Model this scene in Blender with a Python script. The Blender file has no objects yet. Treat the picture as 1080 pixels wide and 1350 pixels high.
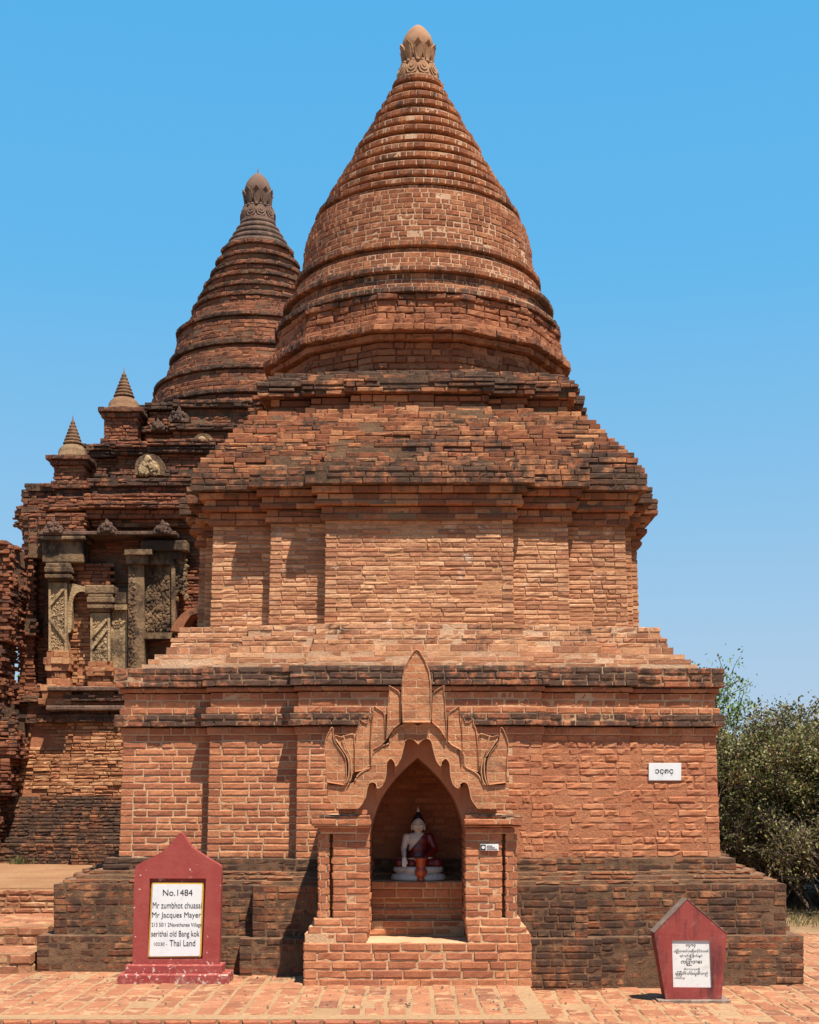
import bpy, bmesh, math, random
import numpy as np
from mathutils import Vector, Matrix
R = math.radians
S = bpy.context.scene
COL = S.collection
random.seed(7)
rng = np.random.default_rng(11)

# ------------------------------------------------------------------ camera, sky, sun
EYE = 1.62
F = 1800.0
HY = 1050.0
cd = bpy.data.cameras.new("camera")
cam = bpy.data.objects.new("camera", cd); COL.objects.link(cam)
cam.location = (0, 0, EYE); cam.rotation_euler = (R(90), 0, 0)
cd.sensor_fit = 'HORIZONTAL'; cd.sensor_width = 36; cd.lens = F / 1080 * 36
cd.shift_y = (HY - 675) / 1080
cd.clip_start = 0.1; cd.clip_end = 3000
S.camera = cam

SUN = Vector((-0.65, 1.0, -2.6)).normalized()          # the way the light travels
elev = math.asin(-SUN.z); az = math.atan2(-SUN.x, -SUN.y)
w = bpy.data.worlds.new("World"); S.world = w; w.use_nodes = True
nt = w.node_tree; bg = nt.nodes['Background']
sky = nt.nodes.new('ShaderNodeTexSky'); sky.sky_type = 'NISHITA'; sky.sun_disc = False
sky.sun_elevation = elev; sky.sun_rotation = az
sky.altitude = 0; sky.air_density = 1.0; sky.dust_density = 0.7; sky.ozone_density = 1.6
tc = nt.nodes.new('ShaderNodeTexCoord'); sx = nt.nodes.new('ShaderNodeSeparateXYZ'); nt.links.new(tc.outputs['Generated'], sx.inputs[0])
cr = nt.nodes.new('ShaderNodeValToRGB'); nt.links.new(sx.outputs['Z'], cr.inputs[0])
SKY = [(0.0, (.390, .470, .600)), (.045, (.350, .460, .620)), (.12, (.285, .460, .645)), (.22, (.190, .435, .675)), (.36, (.095, .400, .710)), (.52, (.070, .375, .710)), (1.0, (.040, .230, .520))]
while len(cr.color_ramp.elements) < len(SKY): cr.color_ramp.elements.new(.5)
for e, (p_, c_) in zip(cr.color_ramp.elements, SKY): e.position = p_; e.color = (*c_, 1)
sc_ = nt.nodes.new('ShaderNodeVectorMath'); sc_.operation = 'SCALE'; sc_.inputs['Scale'].default_value = 9.6
nt.links.new(cr.outputs[0], sc_.inputs[0])
mx = nt.nodes.new('ShaderNodeMix'); mx.data_type = 'RGBA'; mx.inputs[0].default_value = .85
nt.links.new(sky.outputs[0], mx.inputs[6]); nt.links.new(sc_.outputs[0], mx.inputs[7]); nt.links.new(mx.outputs[2], bg.inputs[0])
bg.inputs[1].default_value = 0.067
sl = bpy.data.lights.new("sun", 'SUN'); sl.energy = 4.9; sl.angle = R(0.55); sl.color = (1.0, 0.925, 0.81)
so = bpy.data.objects.new("sun", sl); COL.objects.link(so)
so.rotation_euler = SUN.to_track_quat('-Z', 'Y').to_euler(); so.location = (6, -8, 20)
S.view_settings.view_transform = 'Standard'; S.view_settings.look = 'None'
S.view_settings.exposure = 0.98; S.view_settings.gamma = 1.0
try: S.cycles.max_bounces = 6; S.cycles.diffuse_bounces = 4
except Exception: pass

# ------------------------------------------------------------------ helpers
def P(px, py, Y):                                      # a point on the line of sight at depth Y
    return Vector(((px - 540) * Y / F, Y, EYE - (py - HY) * Y / F))

def tag(o, label=None, cat=None, group=None, kind=None):
    if label: o['label'] = label
    if cat: o['category'] = cat
    if group: o['group'] = group
    if kind: o['kind'] = kind
    return o

def empty(name, loc, label, cat, group=None):
    o = bpy.data.objects.new(name, None); COL.objects.link(o); o.location = loc
    o.empty_display_size = 0.1
    return tag(o, label, cat, group)

class VN:                                              # value noise for numpy positions
    def __init__(s, seed): s.t = np.random.default_rng(seed).random((32, 32, 32))
    def __call__(s, p, sc):
        q = np.asarray(p, float) * sc; i = np.floor(q).astype(int); f = q - i; f = f * f * (3 - 2 * f)
        r = 0
        for a in (0, 1):
            for b in (0, 1):
                for c in (0, 1):
                    wgt = (f[..., 0] if a else 1 - f[..., 0]) * (f[..., 1] if b else 1 - f[..., 1]) * (f[..., 2] if c else 1 - f[..., 2])
                    r = r + wgt * s.t[(i[..., 0] + a) % 32, (i[..., 1] + b) % 32, (i[..., 2] + c) % 32]
        return r
vn = VN(3)
def nz(x, y, z, sc): return float(vn(np.array([x, y, z]), sc))

def mesh_obj(name, V, Fc, mat, parent=None, attrs=None, smooth=False, origin=None):
    """link vertices in world coordinates as ONE object below its thing"""
    V = np.asarray(V, float).reshape(-1, 3)
    if origin is None: origin = tuple(parent.location) if parent is not None and parent.parent is None else (0, 0, 0)
    if parent is not None and parent.parent is not None:
        origin = tuple(parent.parent.location)
    me = bpy.data.meshes.new(name)
    V2 = V - np.array(origin)
    me.vertices.add(len(V2)); me.vertices.foreach_set('co', V2.ravel())
    if isinstance(Fc, tuple):
        q_, rest = Fc; tot = np.concatenate([np.full(len(q_), 4), [len(f) for f in rest]]).astype(int)
        flat = np.concatenate([q_.ravel()] + [np.asarray(f) for f in rest]); starts = np.concatenate([[0], np.cumsum(tot)[:-1]])
    elif isinstance(Fc, np.ndarray):
        n, k = Fc.shape; flat = Fc.ravel(); starts = np.arange(n) * k; tot = np.full(n, k)
    else:
        tot = np.array([len(f) for f in Fc]); flat = np.concatenate([np.asarray(f) for f in Fc]); starts = np.concatenate([[0], np.cumsum(tot)[:-1]])
    me.loops.add(len(flat)); me.loops.foreach_set('vertex_index', flat.astype(np.int32))
    me.polygons.add(len(tot)); me.polygons.foreach_set('loop_start', starts.astype(np.int32)); me.polygons.foreach_set('loop_total', tot.astype(np.int32))
    if attrs:
        for k_, a in attrs.items():
            at = me.attributes.new(k_, 'FLOAT', 'POINT'); at.data.foreach_set('value', np.asarray(a, np.float32))
    me.update(calc_edges=True)
    me.polygons.foreach_set('use_smooth', np.full(len(me.polygons), bool(smooth)))
    o = bpy.data.objects.new(name, me); COL.objects.link(o)
    if mat: me.materials.append(mat)
    if parent is not None: o.parent = parent
    elif origin != (0, 0, 0): o.location = origin
    return o

class MB:                                              # collects polygons
    def __init__(s): s.v = []; s.f = []; s.a = {'rnd': [], 'wea': []}
    def add(s, V, Fs, rnd=.5, wea=.3):
        b = len(s.v); s.v += [tuple(p) for p in V]; s.f += [[b + i for i in f] for f in Fs]
        s.a['rnd'] += [rnd] * len(V); s.a['wea'] += [wea] * len(V)
    def box(s, x0, x1, y0, y1, z0, z1, **k):
        V = [(x, y, z) for z in (z0, z1) for (x, y) in ((x0, y0), (x1, y0), (x1, y1), (x0, y1))]
        s.add(V, [(3, 2, 1, 0), (4, 5, 6, 7), (0, 1, 5, 4), (1, 2, 6, 5), (2, 3, 7, 6), (3, 0, 4, 7)], **k)
    def prism(s, pts, y0, y1, **k):                    # pts (x,z) counter-clockwise seen from the front (-Y)
        n = len(pts); V = [(x, y0, z) for x, z in pts] + [(x, y1, z) for x, z in pts]
        Fs = [list(range(n)), list(range(2 * n - 1, n - 1, -1))] + [[i, i + n, (i + 1) % n + n, (i + 1) % n] for i in range(n)]
        s.add(V, Fs, **k)
    def lathe(s, prof, cx, cy, n=48, cap=True, fn=None, **k):
        V = []
        for (r, z) in prof:
            for i in range(n):
                a = 2 * math.pi * i / n; rr = r * (fn(a, z) if fn else 1)
                V.append((cx + rr * math.cos(a), cy + rr * math.sin(a), z))
        Fs = []
        for j in range(len(prof) - 1):
            for i in range(n):
                Fs.append([j * n + i, j * n + (i + 1) % n, (j + 1) * n + (i + 1) % n, (j + 1) * n + i])
        if cap: Fs += [list(range(n))[::-1], [(len(prof) - 1) * n + i for i in range(n)]]
        s.add(V, Fs, **k)
    def tube(s, pts, rad, n=6, **k):
        pts = [Vector(p) for p in pts]; V = []; Fs = []
        for i, p in enumerate(pts):
            d = (pts[min(i + 1, len(pts) - 1)] - pts[max(i - 1, 0)]).normalized()
            u = d.cross(Vector((0, 0, 1)) if abs(d.z) < .9 else Vector((1, 0, 0))).normalized(); v = d.cross(u)
            r = rad[i] if isinstance(rad, (list, tuple)) else rad
            for j in range(n):
                a = 2 * math.pi * j / n; V.append(p + u * (r * math.cos(a)) + v * (r * math.sin(a)))
        for i in range(len(pts) - 1):
            for j in range(n): Fs.append([i * n + j, i * n + (j + 1) % n, (i + 1) * n + (j + 1) % n, (i + 1) * n + j])
        Fs += [list(range(n))[::-1], [(len(pts) - 1) * n + j for j in range(n)]]
        s.add(V, Fs, **k)
    def build(s, name, mat, parent=None, smooth=False, bevel=0, origin=None):
        o = mesh_obj(name, s.v, s.f, mat, parent, s.a, smooth, origin)
        if bevel:
            m = o.modifiers.new('b', 'BEVEL'); m.width = bevel; m.segments = 2; m.limit_method = 'ANGLE'; m.angle_limit = R(40)
        return o

# one brick: 24 corners, 19 faces, its front bevelled and irregular
_A = np.array([0, 1/3, 2/3, 1, 1, 2/3, 1/3, 0]); _B = np.array([0, 0, 0, 0, 1, 1, 1, 1.])
_Fq = []
for i in range(8):
    j = (i + 1) % 8
    _Fq += [[i, j, 8 + j, 8 + i], [8 + i, 8 + j, 16 + j, 16 + i]]
_Fq += [[16, 17, 22, 23], [17, 18, 21, 22], [18, 19, 20, 21]]
_Fq = np.array(_Fq)
class Bricks:
    def __init__(s): s.r = []; s.core = MB()
    def brick(s, x, y, z, ux, uy, nx, ny, L, h, dep, jit, bev, rnd, wea): s.r.append((x, y, z, ux, uy, nx, ny, L, h, dep, jit, bev, rnd, wea))
    def build(s, name, mat, mortar, parent, origin=None):
        q = np.array(s.r); N = len(q)
        x, y, z, ux, uy, nx, ny, L, h, dep, jit, bev, rn, we = [q[:, i:i + 1] for i in range(14)]
        bev = np.minimum(bev, h * .35)
        g = rng.normal
        a2 = np.where(_A == 0, 0, np.where(_A == 1, 1, _A))
        def ring(inset, c, ja, jb, jc):
            A = _A[None] * (L - 2 * inset) + inset + g(0, 1, (N, 8)) * jit * ja
            B = _B[None] * (h - 2 * inset) + inset + g(0, 1, (N, 8)) * jit * jb
            C = c + g(0, 1, (N, 8)) * jit * jc
            return np.stack([x + ux * A + nx * C, y + uy * A + ny * C, z + B], -1)
        V = np.concatenate([ring(0 * bev, -dep, .2, .2, 0), ring(0 * bev, -bev, .35, .45, .6), ring(bev, 0 * bev, .8, .45, .7)], 1).reshape(-1, 3)
        Fs = (_Fq[None] + (np.arange(N) * 24)[:, None, None]).reshape(-1, 4)
        A1 = np.repeat(rn[:, 0], 24); A2 = np.repeat(we[:, 0], 24)
        nb = len(V); cv = np.array(s.core.v)
        Vall = np.concatenate([V, cv]); polys = None
        me_f = (Fs, [[i + nb for i in f] for f in s.core.f])
        o = mesh_obj(name, Vall, me_f, mat, parent, {'rnd': np.concatenate([A1, s.core.a['rnd']]), 'wea': np.concatenate([A2, s.core.a['wea']])}, origin=origin)
        o.data.materials.append(mortar)
        mi = np.zeros(len(Fs) + len(s.core.f), np.int32); mi[len(Fs):] = 1
        if len(o.data.polygons) == len(mi): o.data.polygons.foreach_set('material_index', mi)
        return o

class St:                                              # how a run of brickwork looks
    def __init__(s, **k):
        s.j = .011; s.jit = .002; s.bev = .006; s.off = .003; s.ero = 0; s.erosc = 1.4; s.inset = .008; s.L = .235; s.head = .45
        s.wea = .2; s.gap = 0; s.dep = .115; s.chip = 0; s.weaf = None; s.lift = 0; s.__dict__.update(k)
    def mod(s, **k):
        d = dict(s.__dict__); d.update(k); return St(**d)

def redent(cx, cy, c, w1, w0, st):
    """four-sided plan with stepped bays: corner plane at c, middle bay c+st to w1, centre bay c+2st to w0"""
    q = [(c, -c), (c, -w1), (c + st, -w1), (c + st, -w0), (c + 2 * st, -w0)]
    q = q + [(a, -b) for a, b in q[::-1]][:-1]          # the east side, ends before the corner (c, c)
    out = []
    for k in range(4):
        for (a, b) in q:
            for _ in range(k): a, b = -b, a
            out.append((cx + a, cy + b))
    return out

def edge_bricks(B, p, q, z0, z1, s, par, c0, c1, skip=None):
    dx, dy = q[0] - p[0], q[1] - p[1]; L = math.hypot(dx, dy)
    if L < .02: return
    ux, uy = dx / L, dy / L; nx, ny = uy, -ux
    if ny > .5: return
    a = s.dep + s.j if (c0 and par) else 0
    end = L - (s.dep + s.j if (c1 and not par) else 0)
    if end - a < .02: return
    run = []; t = a
    while t < end - .01:
        l = s.L * (.5 if random.random() < s.head else 1) * random.uniform(.86, 1.14)
        if end - (t + l) < s.L * .3: l = end - t
        run.append((t, l)); t += l + s.j
    for (t, l) in run:
        if t + l > end: l = end - t
        mx, my, mz = p[0] + ux * (t + l / 2), p[1] + uy * (t + l / 2), (z0 + z1) / 2
        off = random.gauss(0, s.off)
        if s.ero: off -= s.ero * max(0, nz(mx, my, mz * 1.6, s.erosc) - .35) * 2 * (.6 + .8 * nz(mx, my, mz, 5))
        if s.gap and random.random() < s.gap: off -= random.uniform(.03, .07)
        if skip and skip(mx, my, mz): continue
        h = z1 - z0 - s.j; wea = s.wea + (s.weaf(mx, my, mz) if s.weaf else 0)
        z_ = z0 + s.j / 2
        if s.chip and random.random() < s.chip: h *= random.uniform(.55, .85)
        B.brick(p[0] + ux * t + nx * off, p[1] + uy * t + ny * off, z_, ux, uy, nx, ny, l, h, max(s.dep + off, .03), s.jit, s.bev, random.random(), wea)

def inset_poly(poly, d):
    n = len(poly); out = []
    for i in range(n):
        p0, p1, p2 = Vector(poly[i - 1]), Vector(poly[i]), Vector(poly[(i + 1) % n])
        e1 = (p1 - p0).normalized(); e2 = (p2 - p1).normalized()
        n1 = Vector((-e1.y, e1.x)); n2 = Vector((-e2.y, e2.x))
        m = (n1 + n2); k = d / max(.2, (1 + n1.dot(n2)))
        out.append((p1.x + m.x * k, p1.y + m.y * k))
    return out

def core_ring(B, A, Cc, z0, z1, s, top, bottom):
    n = len(A); V = [(x, y, z0) for x, y in A] + [(x, y, z1) for x, y in Cc]
    Fs = [[i, (i + 1) % n, n + (i + 1) % n, n + i] for i in range(n)]
    if top: Fs.append([n + i for i in range(n)])
    if bottom: Fs.append([i for i in range(n)][::-1])
    B.core.add(V, Fs, wea=s.wea)

def courses(B, rows, skip=None, par=0):
    """rows: (polygon, z0, z1, style). Each row is one brick course on a mortar core."""
    n = len(rows)
    for i, (poly, z0, z1, s) in enumerate(rows):
        k = len(poly)
        for e in range(k):
            p0, p, q, q2 = poly[e - 1], poly[e], poly[(e + 1) % k], poly[(e + 2) % k]
            def conv(a, b, c):
                v = (b[0] - a[0], b[1] - a[1]); w_ = (c[0] - b[0], c[1] - b[1])
                cr = v[0] * w_[1] - v[1] * w_[0]; return cr > .85 * math.hypot(*v) * math.hypot(*w_)
            edge_bricks(B, p, q, z0, z1, s, (i + par) % 2, conv(p0, p, q), conv(p, q, q2), skip)
        A = inset_poly(poly, s.inset + s.ero * .8)
        big = i and max(p_[0] for p_ in poly) > max(p_[0] for p_ in rows[i - 1][0]) + .015
        core_ring(B, A, A, z0 + s.j if big else z0 - .0046 - .0005 * (i % 2), z1 - .004, s, True, True)

def rd(cx, cy): return lambda c, w1, w0, st: redent(cx, cy, c, w1, w0, st)

def stack(cx, cy, z0, z1, a, b, s, hgt=.065):
    """courses from z0 to z1 with the plan going from a=(c,w1,w0,st) to b"""
    n = max(1, round((z1 - z0) / hgt)); out = []
    for i in range(n):
        t = (i + .5) / n; g = [a[k] + (b[k] - a[k]) * t for k in range(4)]
        out.append((redent(cx, cy, *g), z0 + (z1 - z0) * i / n, z0 + (z1 - z0) * (i + 1) / n, s))
    return out

def circ(cx, cy, r, n): return [(cx + r * math.cos(2 * math.pi * (i + .5) / n), cy + r * math.sin(2 * math.pi * (i + .5) / n)) for i in range(n)]

def ring_course(B, cx, cy, r, z0, z1, s, ph):
    n = max(10, round(2 * math.pi * r / (s.L * .82))); t = ph
    while t < ph + 2 * math.pi:
        l = s.L * (.55 if random.random() < s.head else 1) * random.uniform(.85, 1.15) / r
        am = t + l / 2; nx, ny = math.cos(am), math.sin(am)
        if ny < .45:
            L = l * r - s.j; off = random.gauss(0, s.off)
            if s.ero: off -= s.ero * max(0, nz(cx + nx * r, cy + ny * r, z0 * 1.6, s.erosc) - .35) * 2 * (.6 + .8 * nz(nx * r, ny * r, z0, 5))
            rr = r + off; ux, uy = -ny, nx
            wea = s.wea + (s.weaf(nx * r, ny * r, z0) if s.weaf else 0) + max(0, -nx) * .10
            B.brick(cx + nx * rr - ux * L / 2, cy + ny * rr - uy * L / 2, z0 + s.j / 2, ux, uy, nx, ny, L, (z1 - z0 - s.j) * (random.uniform(.6, .9) if random.random() < s.chip else 1), .09, s.jit, s.bev, random.random(), wea)
        t += l
    A = circ(cx, cy, r - s.inset, 64)
    core_ring(B, A, A, z0 + s.j if s.lift else z0 - .0035, z1 - .003, s, True, True)

# ------------------------------------------------------------------ materials
def mat(name): m = bpy.data.materials.new(name); m.use_nodes = True; return m, m.node_tree, m.node_tree.nodes['Principled BSDF']
def N(nt, t, **k):
    n = nt.nodes.new('ShaderNode' + t)
    for a, b in k.items():
        if a in n.inputs.keys() if isinstance(a, str) else False: n.inputs[a].default_value = b
        else: setattr(n, a, b)
    return n
def noise(nt, co, sc, det=5, rough=.6, dist=0):
    n = nt.nodes.new('ShaderNodeTexNoise'); n.inputs['Scale'].default_value = sc; n.inputs['Detail'].default_value = det
    n.inputs['Roughness'].default_value = rough; n.inputs['Distortion'].default_value = dist
    nt.links.new(co, n.inputs['Vector']); return n.outputs['Fac']
def math_(nt, op, a, b=None, clamp=False):
    n = nt.nodes.new('ShaderNodeMath'); n.operation = op; n.use_clamp = clamp
    for i, v in enumerate((a, b)):
        if v is None: continue
        if isinstance(v, (int, float)): n.inputs[i].default_value = v
        else: nt.links.new(v, n.inputs[i])
    return n.outputs[0]
def ramp(nt, fac, stops, interp='LINEAR'):
    n = nt.nodes.new('ShaderNodeValToRGB'); n.color_ramp.interpolation = interp; e = n.color_ramp.elements
    while len(e) < len(stops): e.new(.5)
    for i, (p, c) in enumerate(stops):
        e[i].position = p; e[i].color = (c, c, c, 1) if isinstance(c, (int, float)) else (*c, 1)
    nt.links.new(fac, n.inputs[0]); return n.outputs[0]
def mix(nt, f, a, b, mode='MIX'):
    n = nt.nodes.new('ShaderNodeMix'); n.data_type = 'RGBA'; n.blend_type = mode
    for i, v in ((0, f), (6, a), (7, b)):
        if isinstance(v, (int, float)): n.inputs[i].default_value = v
        elif isinstance(v, tuple): n.inputs[i].default_value = (*v, 1)
        else: nt.links.new(v, n.inputs[i])
    return n.outputs[2]
def attr(nt, name):
    n = nt.nodes.new('ShaderNodeAttribute'); n.attribute_name = name; return n.outputs['Fac']
def coord(nt, sx=1, sy=1, sz=1):
    t = nt.nodes.new('ShaderNodeTexCoord').outputs['Object']
    if (sx, sy, sz) == (1, 1, 1): return t
    m = nt.nodes.new('ShaderNodeMapping'); m.inputs['Scale'].default_value = (sx, sy, sz); nt.links.new(t, m.inputs['Vector']); return m.outputs[0]
def bump(nt, bs, h, strength=.5, dist=.01):
    b = nt.nodes.new('ShaderNodeBump'); b.inputs['Strength'].default_value = strength; b.inputs['Distance'].default_value = dist
    nt.links.new(h, b.inputs['Height']); nt.links.new(b.outputs[0], bs.inputs['Normal'])

STAIN = (.040, .026, .019)
def brick_mat(name, cols, stain=STAIN, pale=(.60, .42, .27), pale_at=.66, st_lo=.55, st_hi=.82, st_max=.9, rough_h=.006, sc=1.0):
    m, nt, bs = mat(name); co = coord(nt)
    r = attr(nt, 'rnd'); we = attr(nt, 'wea')
    base = ramp(nt, r, [(i / (len(cols) - 1), c) for i, c in enumerate(cols)])
    fine = noise(nt, co, 45 * sc, 6, .65)
    base = mix(nt, 1.0, base, ramp(nt, fine, [(.25, .72), (.75, 1.25)]), 'MULTIPLY')
    mid = noise(nt, co, 7 * sc, 5, .6)
    base = mix(nt, ramp(nt, mid, [(.42, 0.0), (.68, .55)]), base, cols[0])
    pl = noise(nt, coord(nt, 1, 1, 1.8), 5.2 * sc, 9, .7, .3)
    base = mix(nt, ramp(nt, pl, [(pale_at, 0.0), (pale_at + .08, .75)]), base, pale)
    n1 = noise(nt, coord(nt, 1, 1, 1.7), 1.5 * sc, 8, .72)
    n2 = noise(nt, co, 11 * sc, 6, .7)
    v = math_(nt, 'ADD', we, math_(nt, 'MULTIPLY', math_(nt, 'SUBTRACT', n1, .5), 1.5))
    v = math_(nt, 'ADD', v, math_(nt, 'MULTIPLY', math_(nt, 'SUBTRACT', n2, .5), 1.35))
    v = math_(nt, 'ADD', v, math_(nt, 'MULTIPLY', math_(nt, 'SUBTRACT', r, .5), .13))
    v = math_(nt, 'ADD', v, math_(nt, 'MULTIPLY', math_(nt, 'SUBTRACT', noise(nt, coord(nt, 1, 1, .16), 7.5, 5, .6), .5), .75))
    f = ramp(nt, v, [(st_lo, 0.0), (st_hi, st_max)])
    dark = mix(nt, noise(nt, co, 23, 4), stain, tuple(c * 2.1 for c in stain))
    nt.links.new(mix(nt, f, base, dark), bs.inputs['Base Color'])
    bs.inputs['Roughness'].default_value = .92; bs.inputs['Specular IOR Level'].default_value = .2
    h = math_(nt, 'ADD', fine, math_(nt, 'MULTIPLY', noise(nt, co, 120, 4), .5))
    h = math_(nt, 'ADD', h, math_(nt, 'MULTIPLY', mid, 1.2))
    bump(nt, bs, h, .9, rough_h)
    return m

def mortar_mat(name, c1, c2, st_lo=.6, st_hi=.95):
    m, nt, bs = mat(name); co = coord(nt); we = attr(nt, 'wea')
    base = mix(nt, ramp(nt, noise(nt, co, 2.2, 6), [(.35, 0.0), (.65, 1.0)]), c1, c2)
    fine = noise(nt, co, 60, 6, .7)
    base = mix(nt, 1.0, base, ramp(nt, fine, [(.25, .65), (.75, 1.2)]), 'MULTIPLY')
    n1 = noise(nt, coord(nt, 1, 1, 1.7), 1.1, 8, .68); n2 = noise(nt, co, 11, 6, .7)
    v = math_(nt, 'ADD', we, math_(nt, 'MULTIPLY', math_(nt, 'SUBTRACT', n1, .5), 1.5))
    v = math_(nt, 'ADD', v, math_(nt, 'MULTIPLY', math_(nt, 'SUBTRACT', n2, .5), 1.1))
    nt.links.new(mix(nt, ramp(nt, v, [(st_lo, 0.0), (st_hi, .85)]), base, (.07, .045, .03)), bs.inputs['Base Color'])
    bs.inputs['Roughness'].default_value = .95; bs.inputs['Specular IOR Level'].default_value = .15
    bump(nt, bs, math_(nt, 'ADD', fine, noise(nt, co, 18, 5)), .9, .008)
    return m

ORANGE = [(.30, .092, .040), (.42, .140, .054), (.48, .168, .064), (.53, .205, .083), (.45, .150, .060), (.35, .115, .052)]
TAN = [(.27, .110, .052), (.42, .180, .080), (.53, .250, .115), (.60, .32, .16), (.46, .18, .08), (.33, .14, .07)]
BROWN = [(.16, .060, .030), (.29, .105, .047), (.40, .155, .066), (.48, .215, .10), (.33, .105, .047), (.22, .08, .038)]
M = {}
M['orange'] = brick_mat('orange_brick', ORANGE, pale=(.56, .30, .16), pale_at=.74, st_lo=.56, st_hi=.84)
M['smear'] = brick_mat('smeared_brick', ORANGE, pale=(.46, .20, .09), pale_at=.50, st_lo=.60, st_hi=.95)
M['tan'] = brick_mat('tan_brick', TAN, pale=(.60, .44, .32), pale_at=.60, st_lo=.58, st_hi=.86)
BELL = [(.19, .066, .032), (.27, .095, .043), (.33, .122, .054), (.38, .155, .072), (.29, .098, .043), (.22, .078, .037)]
M['bell'] = brick_mat('bell_brick', BELL, pale=(.48, .28, .16), pale_at=.68, st_lo=.56, st_hi=.88)
M['roof'] = brick_mat('roof_brick', BROWN, pale=(.50, .30, .17), pale_at=.67, st_lo=.50, st_hi=.80)
M['dark'] = brick_mat('stained_brick', BROWN, pale=(.42, .24, .13), pale_at=.64, st_lo=.34, st_hi=.70)
M['m_cream'] = mortar_mat('cream_mortar', (.70, .45, .27), (.56, .32, .17))
M['m_tan'] = mortar_mat('tan_mortar', (.56, .30, .15), (.46, .21, .10))
M['m_orange'] = mortar_mat('earth_mortar', (.37, .130, .055), (.44, .17, .075))
M['m_dark'] = mortar_mat('soiled_mortar', (.20, .11, .065), (.32, .18, .10), .4, .9)
M['m_bell'] = mortar_mat('lime_mortar', (.64, .42, .27), (.50, .29, .17))

# ------------------------------------------------------------------ the main monument
AX, AY = 0.0987, 16.15
main = empty('brick_stupa', (AX, AY, 0), 'large reddish brown brick stupa on stepped plinths, filling the middle of the view', 'stupa')

def lichen(zc, amt=.35, sp=.12):
    return lambda x, y, z: amt * math.exp(-((z - zc) / sp) ** 2)

# plinths: dark, stained, stepped
B = Bricks()
sd = St(wea=.57, off=.002, jit=.003, bev=.008, inset=.0005, ero=.006, chip=.06, j=.009)
p1 = (3.545, 2.60, 1.64, .135)
p2 = (3.42, 2.46, 1.535, .135)
p3 = (3.05, 2.2, 1.30, .14)
rows = stack(AX, AY, -.30, .335, p1, p1, sd, .064) + stack(AX, AY, .335, .806, p2, p2, sd, .067)
sl_ = sd.mod(wea=.36, inset=.002, ero=0, off=.005, jit=.005)
rows += stack(AX, AY, .806, .915, (3.40, 2.44, 1.50, .135), (3.10, 2.25, 1.33, .14), sl_, .037)
rows += stack(AX, AY, .915, 1.03, p3, (3.03, 2.18, 1.28, .14), sd.mod(wea=.6, j=.012), .058)
courses(B, rows)
B.build('plinth', M['dark'], M['m_dark'], main)

# lower storey
B = Bricks()
def smear_off(x, y, z): return 0
so_ = St(wea=.20, jit=.0026, off=.002, bev=.007, inset=.0068, j=.013)
w_a = (2.918, 2.045, 1.18, .147); w_b = (2.882, 2.02, 1.165, .147)
rowsW = stack(AX, AY, 1.03, 2.215, w_a, w_b, so_, .0655)
def ov(a, o): return (a[0] + o, a[1] + o, a[2] + o, a[3])
left = lambda x, y, z: x > .98 and y < 13.2 + .3
right = lambda x, y, z: not (x > .98 and y < 13.2 + .3)
courses(B, rowsW, skip=left)
def edge_rows(z0, z1, o, n, wea, inset=.010, **k):
    g = ov(w_b, o); return stack(AX, AY, z0, z1, g, g, so_.mod(wea=wea, inset=inset, jit=.003, **k), (z1 - z0) / n)
rc = edge_rows(2.215, 2.288, .022, 1, .35) + edge_rows(2.288, 2.413, .072, 2, .80, off=.004) + edge_rows(2.413, 2.479, .03, 1, .35)
rc += edge_rows(2.479, 2.619, -.008, 2, .12, inset=.004) + edge_rows(2.619, 2.67, .028, 1, .32) + edge_rows(2.67, 2.865, .068, 3, .86, off=.004, chip=.06)
B.build('lower_wall', M['orange'], M['m_cream'], main)
B = Bricks()
ss = St(wea=.16, jit=.005, off=.0035, bev=.010, inset=.004, ero=.003, erosc=3, j=.009)
rowsS = [(p, a, b, ss) for (p, a, b, s) in rowsW]
for i, (p, a, b, s) in enumerate(rowsS):
    B2 = B; k = len(p)
courses(B, rowsS, skip=right)
Bc = B.core; B.core = MB()
# the mortar skin of the eroded right half: only over that half
for i, (poly, z0, z1, s) in enumerate(rowsS):
    A = inset_poly(poly, .0050)
    seg = [q for q in A]
    # front chain between x = .98 and the right corner
    fr = [q for q in A if q[1] < AY - 2.5 and q[0] > .98]; fr.sort(key=lambda q: (q[0], q[1]))
    fr = sorted(fr, key=lambda q: (round(q[0], 3), q[1]))
    y0 = fr[0][1]; chain = [(.98, y0)] + fr
    V = [(x, y, z0) for x, y in chain] + [(x, y, z1) for x, y in chain]; n = len(chain)
    B.core.add(V, [[j, j + 1, n + j + 1, n + j] for j in range(n - 1)], wea=.2)
B.build('worn_wall', M['smear'], M['m_orange'], main)
B = Bricks(); courses(B, rc); B.build('lower_cornice', M['orange'], M['m_cream'], main)

# terrace between the storeys
B = Bricks()
rows = []
nsl = 3
rows += stack(AX, AY, 2.865, 3.03, (2.76, 1.95, 1.12, .147), (2.60, 1.84, 1.08, .147), St(wea=.05, inset=.002, jit=.003, off=.003, bev=.005, L=.33, head=.1), .055)
rows += stack(AX, AY, 3.03, 3.11, (2.535, 1.80, 1.06, .145), (2.53, 1.80, 1.06, .145), St(wea=.45, jit=.004), .066)
rows += stack(AX, AY, 3.11, 3.21, (2.49, 1.76, 1.04, .145), (2.48, 1.76, 1.04, .145), St(wea=.42, jit=.004, off=.006), .055)
rows += stack(AX, AY, 3.21, 3.325, (2.43, 1.71, 1.02, .145), (2.42, 1.71, 1.02, .145), St(wea=.5, jit=.004, off=.006), .058)
courses(B, rows)
B.build('terrace', M['tan'], M['m_bell'], main)

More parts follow.
